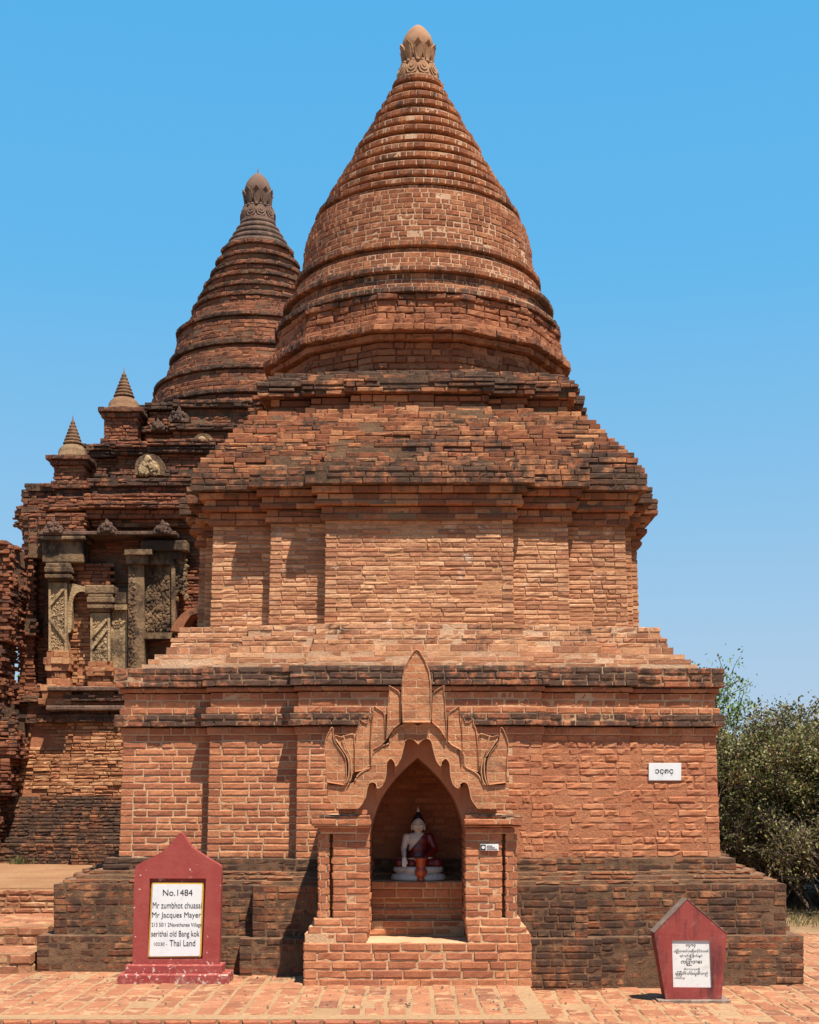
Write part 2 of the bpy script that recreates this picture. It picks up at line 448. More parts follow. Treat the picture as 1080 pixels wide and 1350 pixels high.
# upper storey
B = Bricks()
su = St(wea=.18, jit=.003, off=.0025, bev=.007, inset=.0035, ero=.010, erosc=2.2, gap=.004, chip=.10, L=.25, head=.45, j=.007)
u_a = (2.15, 1.53, .953, .16); u_b = (2.115, 1.51, .945, .16)
courses(B, stack(AX, AY, 3.325, 4.40, u_a, u_b, su, .047))
B.build('upper_wall', M['tan'], M['m_tan'], main)
B = Bricks()
def er(z0, z1, o, n, wea, **k):
    g = ov(u_b, o); return stack(AX, AY, z0, z1, g, g, su.mod(wea=wea, ero=.012, **k), (z1 - z0) / n)
rc = er(4.40, 4.455, .05, 1, .12) + er(4.455, 4.53, .035, 1, .25) + er(4.53, 4.585, .10, 1, .14) + er(4.585, 4.65, .08, 1, .30) + er(4.65, 4.72, .13, 1, .4)
rc += er(4.72, 4.90, .20, 3, .74, chip=.2)
# stepped roof above the cap
def roof(z0, z1, ca, cb, n, wea, sa=.14, sb=.12, wr0=.44, wr1=.70, **k):
    out = []
    for i in range(n):
        t = i / max(1, n - 1); c = ca + (cb - ca) * t; s = sa + (sb - sa) * t
        out += stack(AX, AY, z0 + (z1 - z0) * i / n, z0 + (z1 - z0) * (i + 1) / n, (c, c * wr1, c * wr0, s), (c, c * wr1, c * wr0, s), su.mod(wea=wea + random.uniform(-.12, .12), ero=.04, chip=.3, gap=.015, inset=.010, off=.008, **k), 1)
    return out
rc += roof(4.90, 5.137, 2.30, 2.20, 4, .64)
rc += roof(5.137, 5.28, 2.15, 2.08, 3, .54)
rc += roof(5.28, 5.57, 2.03, 1.86, 5, .50)
rc += roof(5.57, 5.70, 1.80, 1.72, 2, .40, .11, .10)
rc += roof(5.70, 5.85, 1.60, 1.60, 2, .30, .10, .10, .46, .72)
rc += roof(5.85, 6.00, 1.70, 1.72, 3, .70, .10, .10, .46, .72)
rc += roof(6.00, 6.15, 1.66, 1.56, 3, .70, .10, .06, .46, .72)
courses(B, rc)
B.build('upper_roof', M['roof'], M['m_dark'], main)

# twelve-sided base of the bell
def poly12(r): return [(AX + r * math.sin(R(15 + 30 * k)), AY - r * math.cos(R(15 + 30 * k))) for k in range(12)]
B = Bricks()
sb = St(wea=.36, jit=.005, off=.008, bev=.011, inset=.012, ero=.03, erosc=2, chip=.15, j=.009, L=.19)
zs = 6.10; rows = []
for (z1, ra, rb, wea) in [(6.46, 1.66, 1.68, .40), (6.53, 1.76, 1.77, .48), (6.61, 1.84, 1.85, .62), (6.68, 1.79, 1.78, .42), (6.90, 1.74, 1.68, .48), (6.97, 1.71, 1.70, .6)]:
    n = max(1, round((z1 - zs) / .068))
    for i in range(n):
        rows.append((poly12(ra + (rb - ra) * (i + .5) / n), zs + (z1 - zs) * i / n, zs + (z1 - zs) * (i + 1) / n, sb.mod(wea=wea)))
    zs = z1
courses(B, rows)
B.build('bell_base', M['bell'], M['m_orange'], main)

def bell(B, cx, cy, prof, s, weaf, hgt):
    """prof: (z, r) break points; a course about every hgt"""
    z = prof[0][0]; zt = prof[-1][0]; ph = 0; n = round((zt - z) / hgt)
    for i in range(n):
        z0 = z + (zt - z) * i / n; z1 = z + (zt - z) * (i + 1) / n; zm = (z0 + z1) / 2
        r = np.interp(zm, [p[0] for p in prof], [p[1] for p in prof])
        wea, dr = weaf(i, n, zm)
        ring_course(B, cx, cy, r + dr, z0, z1, s.mod(wea=wea, lift=dr > .02), random.uniform(-math.pi, -2.6))
B = Bricks()
sbl = St(wea=.25, jit=.003, off=.004, bev=.006, inset=.0065, chip=.03, j=.014, L=.16, head=.6)
lips = [7.02, 7.24, 7.58, 8.36]
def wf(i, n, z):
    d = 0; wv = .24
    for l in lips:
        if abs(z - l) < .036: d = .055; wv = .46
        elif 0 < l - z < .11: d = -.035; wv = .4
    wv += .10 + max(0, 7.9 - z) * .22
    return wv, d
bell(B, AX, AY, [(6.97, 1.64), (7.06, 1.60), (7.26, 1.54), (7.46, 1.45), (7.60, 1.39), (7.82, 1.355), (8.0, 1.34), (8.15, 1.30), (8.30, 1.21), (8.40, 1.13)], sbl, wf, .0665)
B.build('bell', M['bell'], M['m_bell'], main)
B = Bricks()
def wf2(i, n, z):
    k = i % 2
    return (.50 if k else .22) + random.uniform(-.08, .1), (.062 if k else -.034) * (.8 if z > 9.4 else 1) * random.uniform(.75, 1.15)
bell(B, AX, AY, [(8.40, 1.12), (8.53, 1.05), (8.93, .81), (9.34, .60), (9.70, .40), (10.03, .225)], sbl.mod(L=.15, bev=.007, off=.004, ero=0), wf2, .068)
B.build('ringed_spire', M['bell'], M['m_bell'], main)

# terracotta finial
def terra(name, c1, c2, dark):
    m, nt, bs = mat(name); co = coord(nt)
    b = mix(nt, ramp(nt, noise(nt, co, 6, 6), [(.35, 0.0), (.65, 1.0)]), c1, c2)
    b = mix(nt, ramp(nt, noise(nt, co, 3.2, 8, .7), [(.52, 0.0), (.68, .7)]), b, dark)
    nt.links.new(b, bs.inputs['Base Color']); bs.inputs['Roughness'].default_value = .9
    bump(nt, bs, noise(nt, co, 50, 6), .5, .006); return m
M['finial'] = terra('finial_stone', (.34, .165, .08), (.47, .26, .14), (.15, .08, .048))
M['finial_dark'] = terra('finial_stone_dark', (.20, .10, .06), (.26, .14, .09), (.09, .055, .04))
def finial(parent, cx, cy, z, k, m, spike=False):
    b = MB()
    b.lathe([(.245, 0), (.25, .03), (.235, .06), (.215, .13), (.195, .20), (.185, .215), (.17, .225), (.165, .24), (.165, .30), (.185, .42), (.192, .47), (.180, .53), (.156, .59), (.118, .645), (.076, .69), (.040, .718), (.016, .732), (.002, .737)], 0, 0, 40)
    if spike: b.tube([(0, 0, .70), (0, 0, .80)], .008)
    def place(bb): bb.v = [(cx + x * k, cy + y * k, z + zz * k) for x, y, zz in bb.v]; return bb
    f = place(b).build('finial', m, parent, smooth=True)
    p = MB()
    for i in range(10):                                # upright lotus petals
        a = 2 * math.pi * (i + .5) / 10; ca, sa = math.cos(a), math.sin(a)
        def pt(r, t, zz): return (r * ca - t * sa, r * sa + t * ca, zz)
        for (w_, zt, th) in ((.062, .47, .016), (.038, .43, .028)):
            loop = [(-w_ * .55, .245), (w_ * .55, .245), (w_, .33), (w_ * .8, .41), (0, zt), (-w_ * .8, .41), (-w_, .33)]
            rad = lambda zz: np.interp(zz, [.24, .30, .42, .47], [.163, .163, .186, .195])
            o = [pt(rad(zz) + th + (.018 if zz > .42 else 0), t, zz) for t, zz in loop]; i_ = [pt(rad(zz) - .01, t, zz) for t, zz in loop]
            n = len(loop); p.add(o + i_, [list(range(n))] + [[j, j + n, (j + 1) % n + n, (j + 1) % n] for j in range(n)])
        a = 2 * math.pi * i / 10; ca, sa = math.cos(a), math.sin(a)
        def pt(r, t, zz): return (r * ca - t * sa, r * sa + t * ca, zz)
        for (w_, zb, th) in ((.075, .04, .012), (.05, .075, .024), (.025, .11, .034)):   # hanging petals
            loop = [(-w_ * .5, .205), (-w_, .14), (-w_ * .75, zb + .02), (0, zb), (w_ * .75, zb + .02), (w_, .14), (w_ * .5, .205)]
            rad = lambda zz: np.interp(zz, [0, .06, .13, .20], [.245, .236, .216, .196])
            o = [pt(rad(zz) + th, t, zz) for t, zz in loop]; i_ = [pt(rad(zz) - .01, t, zz) for t, zz in loop]
            n = len(loop); p.add(o + i_, [list(range(n))] + [[j, j + n, (j + 1) % n + n, (j + 1) % n] for j in range(n)])
    place(p).build('lotus_petals', m, f)
    r_ = MB()
    for i in range(20):
        a = 2 * math.pi * i / 20; cx_, cy_ = .19 * math.cos(a), .19 * math.sin(a); V = []; 
        r_.lathe([(.003, .198), (.02, .205), (.029, .222), (.02, .239), (.003, .246)], cx_, cy_, 8)
    place(r_).build('bead_ring', m, f, smooth=True)
finial(main, AX, AY, 10.02, .985, M['finial'])

# ------------------------------------------------------------------ simple materials
def plain(name, c, rough=.7, spec=.3, var=0, sc=8, b=0, c2=None, lo=.5, hi=.65):
    m, nt, bs = mat(name); co = coord(nt); col = c
    if c2: col = mix(nt, ramp(nt, noise(nt, co, sc, 7, .68), [(lo, 0.0), (hi, 1.0)]), c, c2)
    if var: col = mix(nt, 1.0, col, ramp(nt, noise(nt, co, sc * 3, 5), [(.3, 1 - var), (.7, 1 + var)]), 'MULTIPLY')
    if isinstance(col, tuple): bs.inputs['Base Color'].default_value = (*col, 1)
    else: nt.links.new(col, bs.inputs['Base Color'])
    bs.inputs['Roughness'].default_value = rough; bs.inputs['Specular IOR Level'].default_value = spec
    if b: bump(nt, bs, noise(nt, co, 40, 6), .8, b)
    return m
def dirt_mat(name, c1, c2, c3):
    m, nt, bs = mat(name); co = coord(nt)
    b = mix(nt, ramp(nt, noise(nt, co, 1.3, 8, .65), [(.4, 0.0), (.62, 1.0)]), c1, c2)
    b = mix(nt, ramp(nt, noise(nt, co, 24, 6, .7), [(.45, 0.0), (.7, .8)]), b, c3)
    nt.links.new(b, bs.inputs['Base Color']); bs.inputs['Roughness'].default_value = .95; bs.inputs['Specular IOR Level'].default_value = .1
    bump(nt, bs, math_(nt, 'ADD', noise(nt, co, 30, 7, .7), noise(nt, co, 5, 4)), 1, .012)
    return m
M['sand'] = dirt_mat('sandy_joint', (.58, .36, .195), (.50, .30, .155), (.38, .20, .105))
M['earth'] = dirt_mat('red_earth', (.46, .26, .13), (.38, .19, .095), (.28, .13, .07))
M['soil'] = dirt_mat('dry_soil', (.36, .22, .12), (.26, .16, .09), (.17, .12, .06))
M['paver'] = brick_mat('paving_brick', [(.27, .108, .055), (.36, .142, .070), (.42, .180, .092), (.37, .152, .078), (.32, .115, .056), (.22, .09, .052)], pale=(.50, .30, .155), pale_at=.52, st_lo=.75, st_hi=1.1, st_max=.5, rough_h=.004)
M['kerb'] = brick_mat('kerb_brick', [(.30, .10, .06), (.42, .14, .07), (.48, .17, .08), (.36, .13, .08)], pale=(.48, .27, .145), pale_at=.62, st_lo=.62, st_hi=1.0, st_max=.8)

# ------------------------------------------------------------------ ground
g = MB()
xs = [-400, -60, -20, -8, 0, 6, 9, 14, 25, 60, 400]; ys = [-30, 0, 6, 12, 17, 19, 22, 26, 34, 60, 150, 900]
V = [(x, y, -.15 + (0.0 if y < 17.5 else .10 * min(1, (y - 17) / 5)) * (1 if x > 4 else 0) + (0 if y < 30 else .15)) for y in ys for x in xs]
n = len(xs)
g.add(V, [[j * n + i, j * n + i + 1, (j + 1) * n + i + 1, (j + 1) * n + i] for j in range(len(ys) - 1) for i in range(n - 1)])
tag(g.build('ground', M['soil']), kind='structure')

class Pavers:
    def __init__(s): s.r = []
    def add(s, x, y, z, lx, ly, ang): s.r.append((x, y, z, lx, ly, ang, random.random()))
    def verts(s):
        q = np.array(s.r); N_ = len(q); x, y, z, lx, ly, an, rn = [q[:, i:i + 1] for i in range(7)]
        def ring(ins, c):
            A = (_A[None] - .5) * (lx - 2 * ins) + rng.normal(0, .0025, (N_, 8)); Bb = (_B[None] - .5) * (ly - 2 * ins) + rng.normal(0, .0025, (N_, 8))
            ca, sa = np.cos(an), np.sin(an)
            return np.stack([x + A * ca - Bb * sa, y + A * sa + Bb * ca, z + c + rng.normal(0, .0012, (N_, 8))], -1)
        V = np.concatenate([ring(0, -.05), ring(0, -.008), ring(.010, 0)], 1).reshape(-1, 3)
        return V, (_Fq[None] + (np.arange(N_) * 24)[:, None, None]).reshape(-1, 4), np.repeat(rn[:, 0], 24)
def paved(name, x0, x1, y0, y1, z, px=.18, py=.335, joint=.030, rot=0, clip=None, rowshift=False):
    p = Pavers(); j = 0; y = y0 + py / 2
    while y < y1:
        x = x0 + px * .5 + (random.uniform(0, px * .25) if rowshift else 0)
        while x < x1 - px * .3:
            if clip is None or clip(x, y):
                lx = px - joint * random.uniform(.6, 1.3); ly = py - joint * random.uniform(.6, 1.3)
                p.add(x + random.gauss(0, .004), y + random.gauss(0, .004), z + random.gauss(.001, .003), lx, ly, random.gauss(0, .012))
            x += px
        y += py; j += 1
    V, Fs, rn = p.verts(); return V, Fs, rn
def slab_with_pavers(name, x0, x1, y0, y1, zt, zb, pav, pmat, smat):
    V, Fs, rn = pav
    b = MB(); b.box(x0, x1, y0, y1, zb, zt - .004)
    nb = len(V); allV = np.concatenate([V, np.array(b.v)]); fs = (Fs, [[i + nb for i in f] for f in b.f])
    o = mesh_obj(name, allV, fs, pmat, None, {'rnd': np.concatenate([rn, np.full(len(b.v), .5)]), 'wea': np.full(len(allV), .15)})
    o.data.materials.append(smat); mi = np.zeros(len(Fs) + len(b.f), np.int32); mi[len(Fs):] = 1
    o.data.polygons.foreach_set('material_index', mi); return tag(o, kind='structure')
# raised walk in front of the stupa, and the lower paving right of it
slab_with_pavers('raised_path', -9.0, 1.03, 10.02, 13.0, 0.0, -.145, paved('p', -9.0, 1.02, 10.13, 12.75, 0), M['paver'], M['sand'])
slab_with_pavers('lower_path', 1.035, 7.4, 8.2, 17.6, -.13, -.20, paved('p', 1.05, 7.4, 8.2, 17.5, -.13, .20, .30, .032, rowshift=True), M['paver'], M['sand'])
slab_with_pavers('foreground_paving', -9.0, 1.03, 8.2, 9.9, -.13, -.20, paved('p', -9.0, 1.03, 8.2, 9.9, -.13), M['paver'], M['sand'])
def rect(x0, x1, y0, y1): return [(x0, y0), (x1, y0), (x1, y1), (x0, y1)]
B = Bricks()
sk = St(L=.178, head=0, j=.02, wea=.3, dep=.12, bev=.014, jit=.005, inset=.02, off=.004)
courses(B, [(rect(-9.0, 1.05, 9.90, 10.14), -.15, .004, sk)])
kb = empty('brick_kerb', (-3, 10, 0), 'long row of upright red brick ends edging the raised path at the bottom', 'kerb')
B.build('brick_row', M['kerb'], M['sand'], kb)

# steps up to the terrace at the left
st_ = empty('brick_steps', (-6, 12.6, 0), 'low reddish brick steps rising to the terrace at the left edge', 'steps')
B = Bricks(); s1 = St(wea=.2, jit=.004, off=.004, bev=.012, inset=.010, L=.25, head=.45, j=.014)
def rs(x0, x1, y0, y1, z0, z1, n, s): return [(rect(x0, x1, y0, y1), z0 + (z1 - z0) * i / n, z0 + (z1 - z0) * (i + 1) / n, s) for i in range(n)]
courses(B, rs(-9, -3.47, 12.50, 13.6, -.02, .176, 2, s1))
B.build('bottom_step', M['paver'], M['earth'], st_)
B = Bricks(); courses(B, rs(-9, -3.50, 13.22, 14.9, .176, .359, 2, s1)); B.build('middle_step', M['paver'], M['earth'], st_)
B = Bricks(); courses(B, rs(-9, -3.45, 14.64, 15.0, .36, .622, 4, s1.mod(wea=.3))); B.build('top_step', M['paver'], M['earth'], st_)
for nm, a_, b2_, z_ in (('bottom', 12.62, 13.22, .177), ('middle', 13.34, 14.62, .360)):
    V_, F_, rn_ = paved('t', -9, -3.58, a_, b2_, z_, .235, .13, .016, rowshift=True)
    o_ = mesh_obj('tread', V_, F_, M['paver'], st_, {'rnd': rn_, 'wea': np.full(len(V_), .2)})
t_ = MB(); t_.box(-14, -3.44, 14.8, 19.0, -.1, .628); t_.box(-20, 2.5, 19.75, 28, -.1, .60)
V = [(-14, 16.5, .629), (-3.44, 16.5, .629), (-3.44, 19.72, .66), (-14, 19.72, .70)]; t_.add(V, [[0, 1, 2, 3]])
tag(t_.build('terrace_ground', M['earth']), kind='structure')

# ------------------------------------------------------------------ shrine niche
U = .0065; YN = 11.7
def q(px, py, Y=YN): return ((px - 540) * Y / F, EYE - (py - HY) * Y / F)
def qx(px, Y=YN): return (px - 540) * Y / F
CX = 550.5
shr = empty('shrine_niche', (qx(CX), YN, 0), 'orange brick shrine with a flame shaped gable and pointed arch, built against the stupa', 'shrine')
sh = St(L=.235, head=.3, wea=.13, jit=.003, off=.003, bev=.009, inset=.007, j=.010, dep=.11)
B = Bricks()
courses(B, rs(qx(400), qx(701), YN, 12.33, -.02, .366, 5, sh))
B.build('base', M['orange'], M['m_cream'], shr)
for sgn in (-1, 1):
    def mx_(a, b): return (qx(a), qx(b)) if sgn < 0 else (qx(2 * CX - b), qx(2 * CX - a))
    B = Bricks(); rows = []
    a, b = mx_(401, 484.2); rows += rs(a, b, YN + .012, 12.9, .366, .443, 1, sh.mod(wea=.3))
    a, b = mx_(406, 486); rows += rs(a, b, YN + .035, 12.9, .443, .502, 1, sh.mod(wea=.4))
    a, b = mx_(413, 487); rows += rs(a, b, YN + .06, 12.9, .502, .573, 1, sh.mod(wea=.4))
    courses(B, rows); B.build('pedestal', M['orange'], M['m_cream'], shr)
    B = Bricks(); a, b = mx_(438, 487); courses(B, rs(a, b, YN + .075, 12.9, .573, 1.30, 11, sh.mod(wea=.08)))
    pl_ = B.build('pillar', M['orange'], M['m_cream'], shr)
    B = Bricks(); a, b = mx_(418, 434); courses(B, rs(a, b, YN + .085, 12.9, .573, 1.30, 11, sh.mod(wea=.08, dep=.07)), par=1)
    B.build('side_pilaster', M['orange'], M['m_cream'], pl_)
    b_ = MB(); a, b = mx_(433, 439); b_.box(a, b, YN + .17, 12.9, .573, 1.30); b_.build('groove', M['dark'], pl_)
    B = Bricks(); a, b = mx_(421, 487.5); rows = rs(a, b, YN + .06, 12.93, 1.302, 1.353, 1, sh.mod(wea=.42))
    a, b = mx_(413, 488.5); rows += rs(a, b, YN + .03, 12.93, 1.353, 1.372, 1, sh.mod(wea=.2, j=.004))
    a, b = mx_(410, 489); rows += rs(a, b, YN - .005, 12.93, 1.372, 1.432, 1, sh.mod(wea=.25))
    a, b = mx_(411, 488); rows += rs(a, b, YN + .0, 12.93, 1.432, 1.462, 1, sh.mod(wea=.75, j=.006))
    a, b = mx_(446, 484); rows += rs(a, b, YN + .05, 12.0, 1.462, 1.512, 1, sh.mod(wea=.2))
    courses(B, rows); B.build('capital', M['orange'], M['m_cream'], shr)
# inside: floor step, bench, back wall
B = Bricks(); courses(B, rs(qx(484), qx(617), 12.30, 12.44, .366, .500, 2, sh.mod(wea=.1))); B.build('inner_step', M['orange'], M['m_cream'], shr)
B = Bricks(); XL, XR = qx(486.5), qx(614.5)
rows = rs(XL, XR, 12.37, 12.93, .500, .60, 2, sh.mod(wea=.2)) + rs(XL, XR, 12.40, 12.93, .60, .70, 2, sh.mod(wea=.2)) + rs(XL, XR, 12.35, 12.93, .70, .79, 1, sh.mod(wea=.2)) + rs(XL, XR, 12.31, 12.93, .79, .852, 1, sh.mod(wea=.2))
courses(B, rows); B.build('offering_shelf', M['orange'], M['m_cream'], shr)
B = Bricks(); courses(B, rs(qx(478), qx(622), 12.90, 12.95, .84, 2.20, 21, sh.mod(L=.2, dep=.04, wea=.22, inset=.004))); B.build('back_wall', M['orange'], M['m_orange'], shr)

def Q(pts, ox=400, oy=850, s=3.6): return [q(ox + a / s, oy + b / s) for a, b in pts]
def mirror(pts, c=545): return [(2 * c - a, b) for a, b in pts[::-1]]
def resample(pts, n):
    P_ = np.array(pts, float); d = np.concatenate([[0], np.cumsum(np.hypot(*np.diff(P_, axis=0).T))]); t = np.linspace(0, d[-1], n)
    return list(zip(np.interp(t, d, P_[:, 0]), np.interp(t, d, P_[:, 1])))
def smooth_line(pts, n=6, closed=False):                # Catmull-Rom
    out = []; m = len(pts)
    for i in range(m if closed else m - 1):
        g_ = (lambda k: pts[k % m]) if closed else (lambda k: pts[max(0, min(m - 1, k))])
        p0, p1, p2, p3 = g_(i - 1), g_(i), g_(i + 1), g_(i + 2)
        for k in range(n):
            t = k / n
            out.append(tuple(.5 * (2 * b + (c - a) * t + (2 * a - 5 * b + 4 * c - d) * t * t + (-a + 3 * b - 3 * c + d) * t ** 3) for a, b, c, d in zip(p0, p1, p2, p3)))
    if not closed: out.append(tuple(pts[-1]))
    return out
def carved_brick(name, cols, mort):
    m, nt, bs = mat(name); t = nt.nodes.new('ShaderNodeTexCoord').outputs['Object']
    sx = nt.nodes.new('ShaderNodeSeparateXYZ'); nt.links.new(t, sx.inputs[0]); cb = nt.nodes.new('ShaderNodeCombineXYZ')
    nt.links.new(sx.outputs['X'], cb.inputs['X']); nt.links.new(sx.outputs['Z'], cb.inputs['Y'])
    ds = nt.nodes.new('ShaderNodeVectorMath'); ds.operation = 'ADD'
    nn = nt.nodes.new('ShaderNodeTexNoise'); nn.inputs['Scale'].default_value = 9; nt.links.new(t, nn.inputs['Vector'])
    s2 = nt.nodes.new('ShaderNodeVectorMath'); s2.operation = 'SCALE'; s2.inputs['Scale'].default_value = .018; nt.links.new(nn.outputs['Color'], s2.inputs[0])
    nt.links.new(cb.outputs[0], ds.inputs[0]); nt.links.new(s2.outputs[0], ds.inputs[1])
    br = nt.nodes.new('ShaderNodeTexBrick'); nt.links.new(ds.outputs[0], br.inputs['Vector'])
    br.inputs['Scale'].default_value = 1; br.inputs['Brick Width'].default_value = .225; br.inputs['Row Height'].default_value = .0655; br.inputs['Mortar Size'].default_value = .0045
    br.inputs['Mortar Smooth'].default_value = .3; br.inputs['Bias'].default_value = 0
    br.inputs['Color1'].default_value = (0, 0, 0, 1); br.inputs['Color2'].default_value = (1, 1, 1, 1); br.inputs['Mortar'].default_value = (.5, .5, .5, 1)
    base = ramp(nt, br.outputs['Color'], [(i / (len(cols) - 1), c) for i, c in enumerate(cols)])
    fine = noise(nt, t, 45, 6, .65); base = mix(nt, 1.0, base, ramp(nt, fine, [(.25, .75), (.75, 1.22)]), 'MULTIPLY')
    base = mix(nt, br.outputs['Fac'], base, mort)
    base = mix(nt, ramp(nt, noise(nt, t, 3.5, 9, .72), [(.50, 0.0), (.70, .75)]), base, (.17, .085, .05))
    base = mix(nt, ramp(nt, noise(nt, t, 8, 9, .72), [(.55, 0.0), (.68, .6)]), base, (.52, .26, .13))
    nt.links.new(base, bs.inputs['Base Color']); bs.inputs['Roughness'].default_value = .92; bs.inputs['Specular IOR Level'].default_value = .2
    h = math_(nt, 'SUBTRACT', math_(nt, 'MULTIPLY', fine, .5), math_(nt, 'MULTIPLY', br.outputs['Fac'], 1.2)); h = math_(nt, 'ADD', h, math_(nt, 'MULTIPLY', noise(nt, t, 14, 6, .65), 1.6)); bump(nt, bs, h, 1.0, .010)
    return m
M['carved'] = carved_brick('carved_brick', [(.32, .108, .045), (.44, .165, .068), (.50, .21, .092), (.40, .14, .058)], (.60, .36, .19))
M['plaster'] = terra('red_plaster', (.30, .108, .050), (.36, .145, .070), (.17, .075, .045))
M['lit_edge'] = plain('lit_edge', (.50, .26, .14), .95, .1, .15, 10, .004)  # pale colour paints sunlit edges on the leaves; also serves the raised ridges
# gable slab: outer edge and cusped inner edge
outer = [(165, 778), (140, 768), (125, 740), (112, 715), (112, 600), (108, 520), (103, 468), (118, 440), (150, 470), (235, 430), (246, 420), (268, 380), (318, 365), (338, 330), (392, 330), (410, 300), (462, 300), (470, 240)]
outer = outer + mirror(outer, 538)
cusp = [(262, 778), (292, 735), (302, 690), (312, 660), (330, 652), (346, 662), (352, 682), (378, 665), (392, 620), (396, 565), (415, 541), (434, 560), (438, 578), (458, 552), (472, 505), (484, 458), (505, 446), (528, 455), (545, 474)]
cusp_s = smooth_line(cusp, 4); cusp_full = cusp_s + mirror(cusp_s[:-1], 545)
b_ = MB()
poly = Q(outer[::-1]) + Q(cusp_full)
# as two halves sharing the centre line
cm = Q([(538, 240)])[0]
lo_ = Q(outer[:18]); ci = Q(cusp_s)
hL = [Q([(538, 240)])[0]] + lo_[::-1] + ci
def ccw(p):
    a = sum(p[i][0] * p[(i + 1) % len(p)][1] - p[(i + 1) % len(p)][0] * p[i][1] for i in range(len(p))); return p if a > 0 else p[::-1]
b_.prism(ccw(hL), YN + .022, YN + .10)
ro_ = Q(outer[18:]); cr_ = Q(mirror(cusp_s, 545))
hR = [Q([(538, 240)])[0]] + ro_ + cr_[::-1]
b_.prism(ccw(hR), YN + .022, YN + .10)
rg0 = smooth_line([(118, 664), (180, 668), (245, 650), (262, 618), (295, 595), (322, 578), (328, 525), (350, 496), (382, 478), (408, 468), (414, 432), (440, 400), (475, 380), (510, 374), (545, 388)], 4)
for f_ in (lambda p: p, lambda p: [(2 * 545 - a, c) for a, c in p]):
    b_.prism(ccw(Q(f_([(165, 778), (140, 768), (125, 740), (116, 715)] + rg0 + cusp_s[::-1]))), YN - .034, YN + .021)
gab = b_.build('gable', M['carved'], shr)
def leaf(pts, y0, name='leaf', m='carved', n=5, parent=gab):
    pts = [(a + random.gauss(0, .9), c + random.gauss(0, .9)) for a, c in pts]
    b_ = MB(); p = ccw(Q(pts)); c = (sum(x for x, z in p) / len(p), sum(z for x, z in p) / len(p)); k = len(p)
    inn = [(c[0] + (x - c[0]) * .90, c[1] + (z - c[1]) * .95) for x, z in p]
    V = [(x, y0 + .010, z) for x, z in inn] + [(x, y0 - .004, z) for x, z in [(c[0] + (x - c[0]) * .96, c[1] + (z - c[1]) * .98) for x, z in p]] + [(x, y0, z) for x, z in p] + [(x, YN + .09, z) for x, z in p]
    Fs = [list(range(k))]
    for r_ in range(3): Fs += [[r_ * k + i, (r_ + 1) * k + i, (r_ + 1) * k + (i + 1) % k, r_ * k + (i + 1) % k] for i in range(k)]
    Fs.append([3 * k + i for i in range(k)][::-1]); b_.add(V, Fs); o = b_.build(name, M[m], parent, bevel=.004)
    rim = MB(); loop = [(x, y0 - .002, z) for x, z in p]; rim.tube(loop + loop[:1], .0045, 5); rim.build('rim', M['lit_edge'], None, smooth=True) if False else None
    return o, rim
rims = MB()
def add_leaf(pts, dy):
    y0 = YN - .030 - dy * 1.7; leaf(pts, y0)
    p = Q(pts); rims.tube([(x, y0 + .002, z) for x, z in p], .0024, 5)  # thin pale outline imitating sun caught on the leaf edges
cl = [(472, 374), (468, 300), (468, 200), (478, 130), (500, 75), (522, 40), (537, 27), (556, 42), (578, 80), (597, 130), (606, 200), (606, 300), (604, 374)]
add_leaf(smooth_line(cl, 3), .035)
for mir in (0, 1):
    f = (lambda p: p) if not mir else (lambda p: mirror(p, 537.5))
    add_leaf(f([(394, 455), (397, 380), (401, 320), (404, 260), (409, 225), (408, 196), (425, 205), (452, 222), (462, 245), (466, 370), (455, 380), (430, 400)]), .020)
    add_leaf(f([(322, 570), (320, 470), (324, 395), (332, 345), (334, 315), (336, 292), (352, 302), (378, 318), (388, 335), (390, 460), (372, 478), (335, 500)]), .012)
    add_leaf(f([(246, 605), (246, 480), (256, 400), (268, 375), (268, 352), (284, 366), (305, 372), (318, 338), (322, 360), (316, 575), (300, 590), (280, 600)]), .006)
    # outer curling leaf and the fan between
    add_leaf(smooth_line(f([(112, 655), (108, 560), (104, 485), (106, 458), (122, 415), (139, 392), (143, 430), (152, 465), (178, 500), (200, 540), (206, 590), (205, 640), (197, 668)]), 3), .014)
    add_leaf(smooth_line(f([(214, 664), (222, 610), (220, 560), (205, 515), (180, 480), (155, 448), (150, 430), (180, 438), (212, 428), (240, 426), (244, 480), (242, 560), (238, 610)]), 3), .002)
    for ln in ([(200, 668), (212, 640), (218, 590), (212, 540), (185, 495), (155, 450)], [(212, 668), (226, 640), (232, 590), (222, 530), (206, 490), (196, 450), (190, 432)]):
        p = Q(smooth_line(f(ln), 4)); rims.tube([(x, YN - .047, z) for x, z in p], .006, 5)
rg = [(245, 650), (262, 618), (295, 595), (322, 578), (328, 525), (350, 496), (382, 478), (408, 468), (414, 432), (440, 400), (475, 380), (510, 374), (545, 388)]
rg = smooth_line(rg, 4); rg = rg + mirror(rg[:-1], 545)
rims.tube([(x, YN - .037, z) for x, z in Q(rg)], .0075, 6)
p = Q(cusp_full); rims.tube([(x, YN - .032, z) for x, z in p], .005, 5)
rims.build('lit_rim_moulding', M['lit_edge'], gab, smooth=True)
